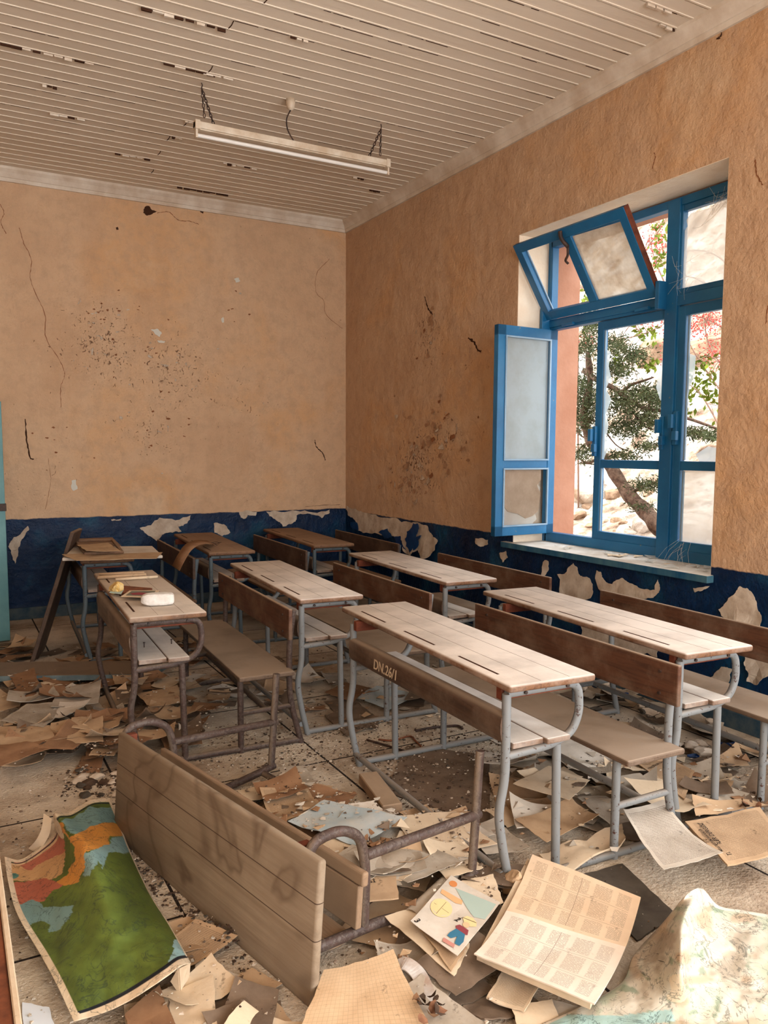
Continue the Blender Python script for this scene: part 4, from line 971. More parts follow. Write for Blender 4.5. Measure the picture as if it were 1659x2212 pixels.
# --- the sheets one can point at
S = {}
def named(key, name, px, mat, label, z=.03, cat='paper', **kw):
    kw.setdefault('seed', 500+len(S)); S[key] = sheet(name, quad_px(px, z), mat, label, cat, **kw); return S[key]
named('chart', 'faded_chart', [(700, 1758), (882, 1800), (770, 1866), (622, 1812)], 'photo_blue', 'faded blue picture chart with a dark stain beside the toppled desk', wob=.01, cat='chart')
named('pg1', 'printed_page', [(560, 1742), (660, 1712), (702, 1780), (590, 1800)], 'text_tan', 'creased brown printed page just behind the toppled desktop', wob=.02, lift=(.03, 0, .02, 0))
named('pg2', 'paper_sheet', [(545, 1730), (640, 1700), (668, 1735), (575, 1765)], 'paper_brown', 'folded brown sheet leaning on the page behind the toppled desktop', wob=.02, lift=(.02, .04, 0, 0))
named('pg3', 'paper_sheet', [(848, 1790), (985, 1775), (1075, 1850), (915, 1885)], 'paper_cream', 'large cream sheet lying beneath the crossed tubes of two desks', wob=.01)
named('pg4', 'paper_sheet', [(905, 1868), (985, 1845), (1045, 1905), (965, 1935)], 'paper_cream', 'curled cream sheet at the foot of the upright rusty tube', wob=.012, lift=(.06, 0, 0, 0))
named('pg5', 'faded_chart', [(700, 1905), (785, 1870), (870, 1900), (790, 1960)], 'text_grey', 'grey newspaper page behind the near end of the toppled desk', wob=.012, cat='newspaper')
named('pg6', 'paper_sheet', [(790, 1880), (900, 1850), (1000, 1905), (880, 1960)], 'paper_grey', 'large dusty grey sheet with a mould stain under the rusty tube', wob=.02)
named('slab', 'paper_sheet', [(880, 1600), (1060, 1620), (1060, 1770), (830, 1700)], 'paper_dirty', 'large dust covered flat sheet under the nearest desk', wob=.004)
named('pg7', 'paper_sheet', [(1125, 1600), (1215, 1590), (1345, 1680), (1230, 1690)], 'paper_white', 'whitish sheet under the bench of the nearest desk, stained across', wob=.01)
named('pg8', 'paper_sheet', [(1185, 1690), (1275, 1720), (1230, 1765), (1105, 1728)], 'paper_cream', 'pale cream sheet with a torn slit under the nearest desk', wob=.006)
named('pg9', 'paper_sheet', [(1110, 1790), (1235, 1752), (1295, 1795), (1180, 1838)], 'paper_tan', 'curled tan cover beside the rear leg of the nearest desk', wob=.014, lift=(0, .03, .03, 0))
named('pg10', 'paper_sheet', [(1165, 1838), (1345, 1795), (1352, 1832), (1225, 1885)], 'paper_cream', 'dusty bulging folder beneath the bench leg of the nearest desk', wob=.03, lift=(0, .05, .05, 0), th=.008)
named('gb', 'grey_board', [(1240, 1878), (1345, 1850), (1466, 1960), (1378, 2015)], 'grey_board', 'dark grey stiff board between the tables book and folded map', z=.035, cat='board', wob=.003, th=.005)
named('teb2', 'magazine', [(1362, 1672), (1432, 1664), (1500, 1700), (1478, 1765), (1366, 1738)][:4], 'text_tan', 'tan bulletin lying under the bench brace of the nearest desk', wob=.006, cat='magazine', th=.004)
named('newsp', 'printed_page', [(1345, 1788), (1432, 1775), (1562, 1898), (1432, 1925)], 'text_white', 'whitish closely printed page in front of the paired blue grey legs', z=.05, cat='paper', wob=.006, lift=(0, .02, .02, .0), bend=.02, top=True)
named('teb', 'magazine', [(1478, 1812), (1640, 1775), (1715, 1872), (1570, 1906)], 'text_tan', 'brown bulletin with its title printed sideways at the right edge', z=.05, cat='magazine', th=.006, wob=.008, top=True)
named('pg11', 'paper_sheet', [(1490, 1768), (1600, 1765), (1660, 1775), (1500, 1805)], 'paper_tan', 'tan sheet tucked behind the brown bulletin at the right edge', wob=.02, lift=(.03, 0, 0, 0))
named('berg', 'magazine', [(700, 1935), (857, 1925), (864, 1990), (700, 2004)], 'paper_tan', 'tan bulletin cover showing the end of its title beside the toppled desk', z=.03, cat='magazine', th=.005, wob=.004)
named('tanA', 'paper_sheet', [(828, 2002), (925, 1970), (1018, 2062), (982, 2138)], 'paper_cream', 'tan ruled sheet lying beneath the coloured activity sheet', z=.04, wob=.005)
named('tanC', 'printed_page', [(905, 2030), (975, 2010), (1010, 2075), (975, 2125)], 'text_tan', 'brown printed page under the lower corner of the activity sheet', z=.045, wob=.005)
named('tanB', 'paper_sheet', [(990, 1925), (1066, 1908), (1090, 1975), (1030, 1992)], 'paper_cream', 'cream ruled sheet poking out above the activity sheet', z=.04, wob=.004)
act, act_at = named('act', 'activity_sheet', [(975, 1912), (1080, 1980), (988, 2090), (887, 2020)], 'paper_white', 'activity sheet with a sun, target rings and a drawn child', z=.06, cat='paper', wob=.003, lift=(0, .01, 0, .01), raw=True, top=True)
named('grid', 'graph_paper', [(700, 2118), (850, 2085), (930, 2240), (640, 2260)], 'grid_tan', 'big tan squared ledger sheet at the near end of the toppled desk', z=.03, cat='paper', wob=.006, lift=(0, .02, 0, 0))
named('w1', 'paper_sheet', [(420, 2068), (440, 2062), (518, 2095), (415, 2110)], 'paper_white', 'small whitish torn page beside the corner of the green map', wob=.006, cap=.008)
named('w2', 'paper_sheet', [(375, 2130), (425, 2108), (552, 2160), (470, 2230)], 'paper_white', 'dusty white sheet with brown specks in front of the toppled desk', wob=.006, z=.02, cap=.008)
named('t1', 'paper_sheet', [(478, 2108), (545, 2078), (612, 2112), (540, 2160)], 'paper_tan', 'clean tan page in front of the toppled desktop', wob=.004, z=.03, cap=.008)
named('t2', 'paper_sheet', [(525, 2165), (590, 2150), (640, 2215), (540, 2250)], 'paper_tan', 'stained tan page beside the near bottom corner of the toppled desk', wob=.003, cap=.004, z=.01)
named('br', 'cardboard_sheet', [(268, 2195), (345, 2135), (400, 2260), (280, 2260)], 'paper_brown', 'brown cardboard sheet below the bottom corner of the green map', wob=.003, th=.004, cat='cardboard')
named('wp', 'paper_sheet', [(46, 2130), (106, 2143), (138, 2250), (50, 2260)], 'snow_white_paper', 'clean bluish white sheet between the wooden board and green map', z=.05, wob=.002)
named('po', 'poster', [(815, 1478), (906, 1498), (842, 1531), (768, 1504)], 'photo_blue', 'pale blue picture page on the floor behind the nearest desk', cat='poster', wob=.004)
named('p20', 'paper_sheet', [(700, 1495), (745, 1472), (800, 1484), (762, 1516)], 'paper_brown', 'brown sheet beside the pale blue picture page', wob=.004)
named('p21', 'paper_sheet', [(700, 1540), (775, 1515), (828, 1550), (750, 1585)], 'paper_dirty', 'dust grey square board in front of the pale blue picture page', wob=.002)
named('p22', 'paper_sheet', [(670, 1425), (740, 1420), (742, 1445), (680, 1447)], 'paper_tan', 'tan page under the middle desk of the second row', wob=.004)
named('n1', 'newspaper', [(125, 1512), (222, 1503), (215, 1545), (110, 1560)], 'paper_grey', 'grey newspaper sheet on top of the litter left of the rusty desk', cat='newspaper', wob=.015, lift=(0, .03, 0, 0))
named('n2', 'newspaper', [(60, 1548), (165, 1542), (95, 1602), (0, 1588)], 'text_grey', 'long printed newspaper sheet with a dark picture, left of the rusty desk', cat='newspaper', wob=.01)
named('n3', 'newspaper', [(130, 1545), (198, 1550), (152, 1582), (118, 1580)], 'paper_white', 'pale page with one rolled edge in the litter left of the rusty desk', cat='newspaper', wob=.01, lift=(0, .03, .03, 0))
named('n4', 'cardboard_sheet', [(165, 1572), (285, 1565), (292, 1590), (152, 1606)], 'paper_brown', 'long orange brown cardboard flap in front of the rusty desk legs', cat='cardboard', wob=.004, th=.003, lift=(.03, .03, 0, 0))
named('n5', 'cardboard_sheet', [(145, 1598), (225, 1590), (225, 1632), (145, 1640)], 'paper_tan', 'ribbed cardboard piece leaning on the litter in front of the flap', cat='cardboard', wob=.004, th=.004, lift=(.04, .04, 0, 0))
named('n6', 'paper_sheet', [(20, 1478), (75, 1468), (88, 1497), (40, 1512)], 'paper_brown', 'brown square sheet in front of the pale edged fallen board', wob=.004, lift=(0, .03, 0, 0))
named('n7', 'paper_sheet', [(0, 1600), (110, 1595), (125, 1635), (0, 1640)], 'paper_tan', 'wide tan sheet with a torn corner at the left edge', wob=.008)
named('n8', 'paper_sheet', [(0, 1640), (60, 1635), (120, 1645), (0, 1690)], 'paper_brown', 'brown wedge of cardboard at the left edge above bare floor', wob=.006, th=.003)
named('n9', 'cardboard_sheet', [(295, 1520), (385, 1508), (398, 1540), (325, 1560)], 'paper_tan', 'crumpled tan cardboard sheet between the legs of the rusty desk', cat='cardboard', wob=.01, lift=(0, .02, 0, .02))
named('n10', 'paper_sheet', [(365, 1590), (435, 1570), (445, 1610), (372, 1640)], 'paper_dirty', 'curled grey sheet behind the far leg loop of the toppled desk', wob=.01, lift=(0, .05, .05, 0))

# open tables book: two pages meeting in a gutter
top4 = quad_px([(1150, 1863), (1384, 1957), (1351, 2068), (1094, 1988)], .07); bot4 = quad_px([(1094, 1988), (1351, 2068), (1284, 2192), (1024, 2082)], .07)
bk = thing('open_book', 'open book of printed tables lying by the leg of the nearest desk', 'book', tuple(sum(top4[2:]+bot4[:2], Vector())/4-Vector((0, 0, .03))))
for q, mt, nm in ((top4, 'table_cream', 'upper_page'), (bot4, 'table_white', 'lower_page')):
    o, at_ = sheet(nm, q, mt, '', z0=.085, wob=.004, th=.004, seed=hash(nm) % 50 if False else 7, bend=.012, raw=True, n=12)
    for k_ in ('label', 'category'): del o[k_]
    o.location = Vector(o.location)-Vector(bk.location); o.parent = bk
o, at_ = sheet('book_block', quad_px([(1140, 1872), (1375, 1962), (1275, 2190), (1030, 2085)], .05), 'paper_cream', '', z0=.062, wob=.002, th=.02, seed=9, raw=True)
for k_ in ('label', 'category'): del o[k_]
o.location = Vector(o.location)-Vector(bk.location); o.parent = bk

def on_sheet(o, at, shapes, dz=.0009):
    """printed figures: [(name, material, [uv polygon])]"""
    for nm, mt, P in shapes:
        vs = [at(a, b, dz) for a, b in P]; mesh_obj(nm, vs, [tuple(range(len(vs)))[::-1]], mt, o); dz += .00008
def circ(a, b, r, n=20, ky=.72, a0=0, a1=2*PI): return [(a+r*math.cos(a0+(a1-a0)*k/n), b+r*ky*math.sin(a0+(a1-a0)*k/n)) for k in range(n)]
def stroke(a, b, c, d, w_=.006):
    dx, dy = c-a, d-b; l = math.hypot(dx, dy); nx_, ny_ = -dy/l*w_, dx/l*w_; return [(a+nx_, b+ny_), (c+nx_, d+ny_), (c-nx_, d-ny_), (a-nx_, b-ny_)]
sh = [('printed_sea', 'print_sea', [(.22, .16), (.97, .06), (.97, .34), (.80, .40), (.62, .34), (.35, .22)]), ('printed_sun', 'print_sun', circ(.14, .12, .075)), ('printed_banner', 'print_orange', [(.05, .30), (.46, .27), (.5, .33), (.4, .37), (.07, .37)]),
      ('printed_target', 'print_yellow', circ(.26, .56, .20)), ('printed_target', 'paper_white', circ(.26, .56, .17)), ('printed_target', 'print_yellow', circ(.26, .56, .13)), ('printed_target', 'paper_white', circ(.26, .56, .10)), ('printed_target', 'print_yellow', circ(.26, .56, .05)),
      ('printed_line', 'ink', stroke(.10, .56, .42, .56, .002)), ('printed_line', 'ink', stroke(.26, .44, .26, .68, .003)),
      ('printed_hat', 'print_yellow', [(.66, .50), (.70, .44), (.80, .42), (.90, .45), (.94, .51), (.86, .56), (.74, .56)]), ('printed_face', 'print_skin', circ(.79, .57, .06)),
      ('printed_shirt', 'print_red', [(.70, .62), (.88, .62), (.92, .69), (.84, .72), (.72, .71), (.66, .67)]), ('printed_trousers', 'print_blue', [(.70, .70), (.88, .70), (.94, .80), (.93, .88), (.84, .89), (.80, .79), (.74, .86), (.66, .86), (.66, .80)]),
      ('printed_line', 'ink', stroke(.58, .62, .66, .50, .003)), ('printed_line', 'ink', stroke(.66, .50, .90, .46, .003)), ('printed_brick', 'print_pink', [(.64, .91), (.86, .90), (.88, .95), (.66, .965)])]
on_sheet(act, act_at, sh)
def text_on(o, at, body, a, b, da, db, size, mat='ink', nm='printed_text', bold=.0004):
    p = at(a, b, .0012); x = at(min(.99, max(0, a+da*.1)), min(.99, max(0, b+db*.1)), .0012)-p
    y = Vector((0, 0, 1)).cross(x); text_mesh(body, size, mat, frame(p, x, y), nm, o, ext=.0002, bold=bold)
text_on(act, act_at, '2', .57, .60, 1, 0, .03); text_on(act, act_at, '3', .04, .97, 1, 0, .03); text_on(act, act_at, '1', .88, .14, 1, 0, .02)
def text_uv(key, body, a0, b0, a1, b1, mat='ink', hmax=.05):
    """lettering printed on a sheet, from one point of the sheet to another, filling the distance"""
    o, at = S[key]; P = at(a0, b0, .0016); Q = at(a1, b1, .0016); x = Q-P; y = Vector((0, 0, 1)).cross(x)
    q = text_mesh(body, 1.0, mat, Matrix.Identity(4), 'printed_title', o, ext=.001, bold=.012)
    wd = max(v_.co.x for v_ in q.data.vertices); k_ = x.length/wd
    q.data.transform(frame(P, x, y) @ Matrix.Scale(k_, 4))
text_uv('teb', 'TEBLİĞLER DERGİSİ', .17, .86, .17, .12); text_uv('teb', 'MİLLÎ EĞİTİM BAKANLIĞI', .10, .76, .10, .22); text_uv('teb', 'T. C.', .045, .53, .045, .42)
text_uv('teb2', 'TEBLİĞLER DERGİSİ', .12, .32, .9, .26); text_uv('teb2', 'MİLLÎ EĞİTİM BAKANLIĞI', .22, .19, .80, .15)
text_uv('berg', 'DERGİSİ', .30, .45, .70, .43); text_uv('berg', 'BAKANLIĞI', .28, .24, .62, .22)
KEEP = [[tuple(ray(a, b, 2, .05)[:2]) for a, b in P] for P in ([(975, 1912), (1080, 1980), (988, 2090), (887, 2020)], [(1150, 1855), (1390, 1955), (1284, 2200), (1018, 2085)], [(1478, 1812), (1640, 1775), (1715, 1872), (1570, 1906)], [(1345, 1788), (1432, 1775), (1562, 1898), (1432, 1925)], [(640, 2130), (700, 2100), (870, 2085), (940, 2250), (620, 2250)], [(478, 2108), (545, 2078), (612, 2112), (540, 2160)], [(828, 2002), (925, 1970), (1018, 2062), (982, 2138)], [(700, 1925), (864, 1920), (870, 1995), (700, 2004)])]
# crumbs, dirt and scraps: nobody could count them
rr = random.Random(17)
def scatter(n, polys, s0, s1, flat, mats, name, label, cat, zoff=0):
    g = G(); Pw = [[tuple(ray(a, b, 2, 0)[:2]) for a, b in P] for P in polys]
    for _ in range(n):
        P = rr.choice(Pw); xs = [p[0] for p in P]; ys = [p[1] for p in P]
        for _t in range(20):
            x, y = rr.uniform(min(xs), max(xs)), rr.uniform(min(ys), max(ys))
            if inpoly(x, y, P): break
        if x > 3.85 or y > 7.95 or any(inpoly(x, y, K_) for K_ in KEEP): continue
        s = s0+(s1-s0)*rr.random()**3; z = hq(x, y)+.001+zoff; a = rr.random()*6.3; k = rr.choice([3, 4, 5])
        pts = [(x+s*rr.uniform(.6, 1.2)*math.cos(a+2*PI*i/k), y+s*rr.uniform(.5, 1)*math.sin(a+2*PI*i/k)) for i in range(k)]
        tl = rr.gauss(0, .25)*s; h = s*flat
        v0 = [(p[0], p[1], z+max(0, tl*(1 if i % 2 else -1))) for i, p in enumerate(pts)]; v1 = [(x+(p[0]-x)*.75, y+(p[1]-y)*.75, z+h+max(0, tl*(1 if i % 2 else -1))) for i, p in enumerate(pts)]
        g.add(v0+v1, [tuple(range(k))[::-1], tuple(range(k, 2*k))]+[(i, (i+1) % k, k+(i+1) % k, k+i) for i in range(k)], rr.randrange(len(mats)))
    return tag(g.build(name, mats), label, cat, kind='stuff')
ALLF = [(0, 1400), (300, 1390), (900, 1400), (1300, 1470), (1659, 1600), (1700, 2260), (0, 2260)]
near = [(0, 1640), (480, 1640), (900, 1700), (1100, 1950), (900, 2230), (0, 2230)]
simple('dirt', srgb(92, 74, 60), .95, .05, srgb(64, 50, 42), 8)
scatter(8000, [ALLF, near, [(430, 1560), (1080, 1560), (1080, 1680), (430, 1660)]], .0015, .009, .5, ['bare_plaster', 'dirt', 'paper_dirty', 'paper_grey'], 'plaster_crumbs', 'fine plaster crumbs and dirt strewn over the whole floor', 'debris')
scatter(3800, [[(380, 1640), (460, 1590), (760, 1570), (1080, 1590), (1080, 1640), (560, 1660)], [(240, 1780), (300, 1780), (560, 2100), (520, 2100), (330, 1930)], [(150, 1640), (300, 1640), (250, 1730), (130, 1720)], [(1060, 1500), (1450, 1560), (1640, 1700), (1640, 1760), (1200, 1700)], [(830, 1640), (1080, 1660), (1080, 1780), (860, 1760)]], .002, .012, .35, ['dirt', 'dirt', 'dirt', 'bare_plaster', 'grey_board'], 'dirt_drifts', 'dark drifts of dirt gathered along rails and desk legs', 'debris')
scatter(900, [[(0, 1440), (430, 1430), (430, 1640), (0, 1650)], [(430, 1420), (960, 1440), (960, 1570), (430, 1580)], [(480, 1690), (1080, 1770), (1100, 2000), (800, 2200), (500, 1900)], [(1100, 1590), (1500, 1600), (1659, 1700), (1659, 1850), (1100, 1880)]], .012, .045, .03, ['paper_tan', 'paper_brown', 'paper_cream', 'paper_grey', 'paper_white', 'paper_dirty'], 'torn_paper_scraps', 'small torn scraps of paper spread between the sheets', 'debris', .002)
# plaster lumps below the window wall
rr = random.Random(55)
for i in range(34):
    px, py = rr.uniform(1255, 1420), rr.uniform(1478, 1545)
    if i > 22: px, py = rr.uniform(1490, 1600), rr.uniform(1570, 1640)
    p = ray(px, py, 2, .03)
    if p.x > 3.82: p.x = 3.82-rr.random()*.1
    rock('plaster_lump', (p.x, p.y, hq(p.x, p.y)+.02), rr.uniform(.025, .07), 'broken plaster lump fallen below the window wall', rr.choice(['bare_plaster', 'dado_blue', 'grey_board', 'bare_plaster']), i+300, 'plaster lumps below the window wall', 'plaster lump', (1, .7, .4))
rr = random.Random(56)
for i in range(26):
    px, py = rr.uniform(150, 300), rr.uniform(1655, 1725); p = ray(px, py, 2, 0)
    rock('plaster_lump', (p.x, p.y, hq(p.x, p.y)+.006), rr.uniform(.02, .05), 'flat plaster lump on the bare floor behind the green map', rr.choice(['bare_plaster', 'grey_board', 'dirt']), i+400, 'plaster lumps behind the green map', 'plaster lump', (1, .8, .3))

# ------------------------------------------------------------------ folded wall maps
def cr(p0, p1, p2, p3, t): return .5*((2*p1)+(p2-p0)*t+(2*p0-5*p1+4*p2-p3)*t*t+(3*p1-p0-3*p2+p3)*t**3)
def surf(ctrl, nu, nv):
    """catmull-rom surface over control rows of (px, py, z)"""
    rows = [[Vector(p) for p in r] for r in ctrl]
    def line(r, t):
        n = len(r)-1; i = min(int(t*n), n-1); f = t*n-i; g_ = lambda k: r[k] if 0 <= k <= n else (r[0]*2-r[1] if k < 0 else r[n]*2-r[n-1]); return cr(g_(i-1), g_(i), g_(i+1), g_(i+2), f)
    out = []
    for j in range(nv+1):
        cl = None
        for i in range(nu+1):
            col_ = [line(r, i/nu) for r in rows] if (i not in surf.c) else surf.c[i]; surf.c[i] = col_; out.append(line(col_, j/nv))
    surf.c = {}; return out
surf.c = {}
def make_map(name, ctrl, nu, nv, colour, label, zmin=.012):
    P = surf(ctrl, nu, nv); N = nu+1; V = []; C = []
    for j in range(nv+1):
        for i in range(N):
            q = P[j*N+i]; z = max(zmin, q.z+.006*noise.noise(Vector((q.x*.03, q.y*.03, 2)))); V.append(ray(q.x, q.y, 2, z)); C.append(colour(q.x, q.y, i/nu, j/nv))
    V2 = [v-Vector((0, 0, .002)) for v in V]; n = len(V); fs = []
    for j in range(nv):
        for i in range(nu):
            a = j*N+i; f = (a, a+N, a+N+1, a+1); fs.append(f)
    fs2 = [tuple(x+n for x in f[::-1]) for f in fs]
    ring = [i for i in range(N)]+[j*N+nu for j in range(1, nv+1)]+[nv*N+i for i in range(nu-1, -1, -1)]+[j*N for j in range(nv-1, 0, -1)]
    fe = [(ring[i], ring[(i+1) % len(ring)], ring[(i+1) % len(ring)]+n, ring[i]+n) for i in range(len(ring))]
    c0 = sum(V, Vector())/n; c0.z = .0
    o = mesh_obj(name, [v-c0 for v in V+V2], fs+fs2+fe, 'map_print', None, True); o.location = c0
    ca = o.data.color_attributes.new('print', 'FLOAT_COLOR', 'POINT')
    back = srgb(222, 204, 176)
    for i in range(n): ca.data[i].color = C[i]; ca.data[i+n].color = back
    tag(o, label, 'map'); return o, V, c0, N
k = NT('map_print'); a = k.new('ShaderNodeVertexColor'); a.layer_name = 'print'
rv = k.noise(k.coord('Object'), 7, 5, .6, .8); ln = k.mask(k.math('ABSOLUTE', k.math('SUBTRACT', rv, .5)), .011, .004)
rv2 = k.noise(k.coord('Object', loc=(4, 4, 0)), 11, 6, .6, 1.0); ln2 = k.mask(k.math('ABSOLUTE', k.math('SUBTRACT', rv2, .5)), .007, .002)
c = k.mix(k.math('MULTIPLY', k.math('MAXIMUM', ln, ln2), .55), a.outputs[0], (.02, .035, .03, 1))
dn = k.noise(k.coord('Object'), 60, 4, .7); c = k.mix(k.mask(dn, .7, .74), c, (.05, .035, .02, 1))
k.col(c); k.rough(.55); k.p.inputs['Specular IOR Level'].default_value = .25; k.bump(k.noise(k.coord('Object'), 9, 5, .6), .008); M['map_print'] = k.m
green_ctrl = [
 [(10, 1850, .06), (45, 1856, .03), (85, 1830, .04), (117, 1795, .06), (117, 1758, .17), (150, 1753, .13), (195, 1728, .10), (237, 1722, .05)],
 [(18, 1905, .05), (50, 1903, .03), (100, 1885, .05), (143, 1862, .10), (164, 1812, .20), (190, 1798, .17), (228, 1780, .12), (264, 1792, .04)],
 [(38, 1975, .04), (72, 1968, .04), (120, 1945, .08), (168, 1912, .13), (188, 1845, .21), (217, 1834, .19), (252, 1826, .12), (287, 1850, .03)],
 [(90, 2065, .05), (125, 2050, .07), (165, 2028, .10), (205, 2000, .13), (238, 1965, .16), (272, 1944, .14), (303, 1930, .10), (326, 1932, .03)],
 [(125, 2130, .05), (162, 2115, .08), (202, 2090, .10), (242, 2066, .12), (280, 2042, .12), (315, 2020, .12), (345, 2003, .10), (370, 2002, .04)],
 [(160, 2206, .03), (200, 2195, .04), (242, 2180, .06), (282, 2160, .09), (322, 2135, .12), (362, 2108, .14), (392, 2086, .14), (413, 2080, .10)]]
Rg = dict(
 lake=[(38, 1955), (70, 1943), (88, 1950), (94, 1960), (158, 1956), (160, 1972), (122, 2012), (102, 2014), (112, 1996), (85, 1990), (55, 2004), (44, 1985)],
 sea=[(132, 1772), (160, 1765), (200, 1742), (250, 1745), (278, 1800), (250, 1776), (215, 1780), (188, 1792), (165, 1802), (152, 1800), (143, 1785)],
 orange=[(120, 1772), (135, 1775), (150, 1810), (163, 1804), (188, 1790), (215, 1778), (245, 1775), (275, 1795), (290, 1825), (262, 1803), (240, 1806), (236, 1825), (205, 1836), (186, 1836), (184, 1870), (172, 1906), (140, 1916), (122, 1905), (150, 1885), (162, 1860), (160, 1830)],
 sea2=[(185, 1840), (206, 1836), (238, 1824), (245, 1808), (262, 1803), (283, 1840), (262, 1842), (238, 1842), (222, 1878), (212, 1856), (192, 1892), (181, 1895)],
 red=[(30, 1862), (70, 1850), (118, 1790), (122, 1768), (134, 1780), (142, 1838), (100, 1858), (60, 1880)],
 cream=[(20, 1868), (100, 1852), (141, 1836), (144, 1866), (130, 1886), (110, 1902), (20, 1903)],
 green2=[(136, 1780), (150, 1800), (164, 1832), (160, 1860), (146, 1876), (138, 1866), (144, 1832)],
 red2=[(20, 1908), (100, 1898), (142, 1910), (112, 1926), (95, 1946), (30, 1955)], bay=[(378, 2032), (386, 2030), (420, 2070), (385, 2095), (362, 2085), (372, 2060)],
 patch=[(14, 1888), (30, 1886), (40, 1890), (38, 1898), (14, 1900)])
Cc = dict(lake=srgb(120, 152, 150), sea=srgb(118, 152, 150), sea2=srgb(128, 160, 160), orange=srgb(204, 140, 66), red=srgb(184, 108, 86), cream=srgb(204, 160, 112), green2=srgb(86, 104, 42), red2=srgb(180, 102, 80), bay=srgb(150, 184, 186), patch=srgb(90, 140, 130))
def green_col(px, py, u_, v_):
    if u_ < .055 or u_ > .985 or v_ > .965 or v_ < .03:
        if .962 < v_ < .972 and u_ > .06: return srgb(30, 34, 40)
        return srgb(226, 206, 178)
    if .033 < v_ < .040 or .956 < v_ < .965: return srgb(30, 34, 44)
    if .040 <= v_ < .055 and u_ < .5: return srgb(214, 180, 140)
    w1 = noise.noise(Vector((px*.05, py*.05, 0)))*5+noise.noise(Vector((px*.17, py*.17, 4)))*3; w2 = noise.noise(Vector((px*.05, py*.05, 9)))*5
    for kx in ('patch', 'lake', 'sea2', 'orange', 'green2', 'sea', 'bay', 'red2', 'red', 'cream'):
        if inpoly(px+w1, py+w2, Rg[kx]): return Cc[kx]
    t = .5+.5*noise.noise(Vector((px*.012, py*.018, 5)))+.25*noise.noise(Vector((px*.05, py*.07, 8))); t = max(0, min(1, t))
    a_, b_ = srgb(70, 84, 38), srgb(104, 122, 52); return tuple(a_[i]*(1-t)+b_[i]*t for i in range(3))+(1,)
gm, GV, gc, GN = make_map('folded_map', green_ctrl, 150, 260, green_col, 'crumpled school wall map, mostly green land with orange and blue, by the toppled desk')
# folded strip of the same map standing behind it
strip = [[(62, 1832, .02), (78, 1815, .06), (90, 1790, .10), (95, 1757, .13)], [(80, 1842, .02), (96, 1822, .05), (108, 1798, .08), (112, 1768, .12)]]
P = surf(strip, 12, 4); vs = [ray(p.x, p.y, 2, max(.01, p.z))-gc for p in P]; fs = [(j*13+i, j*13+i+1, (j+1)*13+i+1, (j+1)*13+i) for j in range(4) for i in range(12)]
o = mesh_obj('folded_edge', vs+[v-Vector((0, 0, .003)) for v in vs], fs+[tuple(q+65 for q in f[::-1]) for f in fs], 'paper_cream', gm, True)
# hanging side fold at the lower right corner
c1_, c2_ = ray(412, 2080, 2, .10)-gc, ray(388, 2092, 2, .12)-gc
vs = [c1_, c2_, ray(372, 2120, 2, .06)-gc, ray(392, 2150, 2, .012)-gc, ray(410, 2110, 2, .03)-gc]; mesh_obj('folded_edge', vs+[v+Vector((-.004, .002, 0)) for v in vs], [(0, 1, 2, 3, 4), (9, 8, 7, 6, 5)], 'paper_cream', gm)
text_mesh('MAPS', .0, 'ink', Matrix.Identity(4), 'x') if False else None
cream_ctrl = [
 [(1440, 1985, .03), (1478, 1938, .20), (1515, 1918, .18), (1552, 1955, .08), (1600, 1965, .05), (1660, 1975, .04), (1760, 1995, .03)],
 [(1370, 2062, .04), (1425, 2025, .09), (1474, 1990, .22), (1525, 1995, .11), (1590, 2005, .06), (1660, 2022, .05), (1780, 2045, .03)],
 [(1340, 2125, .03), (1410, 2085, .09), (1470, 2092, .19), (1500, 2095, .10), (1580, 2092, .06), (1670, 2092, .05), (1790, 2110, .03)],
 [(1230, 2185, .02), (1350, 2158, .05), (1462, 2172, .07), (1525, 2172, .06), (1600, 2172, .05), (1690, 2175, .04), (1800, 2180, .03)],
 [(1090, 2245, .02), (1240, 2240, .03), (1430, 2250, .04), (1540, 2255, .04), (1640, 2255, .04), (1740, 2255, .03), (1830, 2255, .03)]]
def cream_col(px, py, u_, v_):
    n1 = noise.noise(Vector((px*.011, py*.016, 3))); n2 = noise.noise(Vector((px*.03, py*.04, 6))); n3 = noise.noise(Vector((px*.02, py*.03, 12)))
    sm = lambda x, a, b: max(0., min(1., (x-a)/(b-a)))
    mx = lambda a, b, t: tuple(a[i]*(1-t)+b[i]*t for i in range(3))+(1,)
    c_ = srgb(206, 198, 180); n1 += .3*noise.noise(Vector((px*.07, py*.09, 1))); n2 += .35*noise.noise(Vector((px*.09, py*.1, 7)))
    c_ = mx(c_, srgb(184, 192, 168), .8*sm(n1, .12, .34)); c_ = mx(c_, srgb(136, 150, 126), .8*sm(n2, .36, .46)); c_ = mx(c_, srgb(188, 160, 132), .8*sm(n3, .18, .42)); c_ = mx(c_, srgb(166, 150, 130), .8*sm(-n1, .26, .5))
    if inpoly(px, py, [(1110, 2230), (1200, 2190), (1330, 2195), (1450, 2180), (1460, 2205), (1300, 2226), (1150, 2250)]): c_ = srgb(166, 196, 190)
    if v_ < .04 or (u_ < .03 and v_ > .5): c_ = srgb(226, 214, 196)
    return c_
cm, CV, cc, CN = make_map('folded_map', cream_ctrl, 120, 110, cream_col, 'faded cream wall map heaped in a tent fold in the bottom right corner')
def mtext(o, c0, body, p0, p1, size, z):
    P = ray(*p0, 2, z); Q = ray(*p1, 2, z); x = Q-P; y = Vector((0, 0, 1)).cross(x)
    text_mesh(body, size, 'ink', frame(P-c0, x, y), 'map_lettering', o, ext=.0004, bold=.0002)
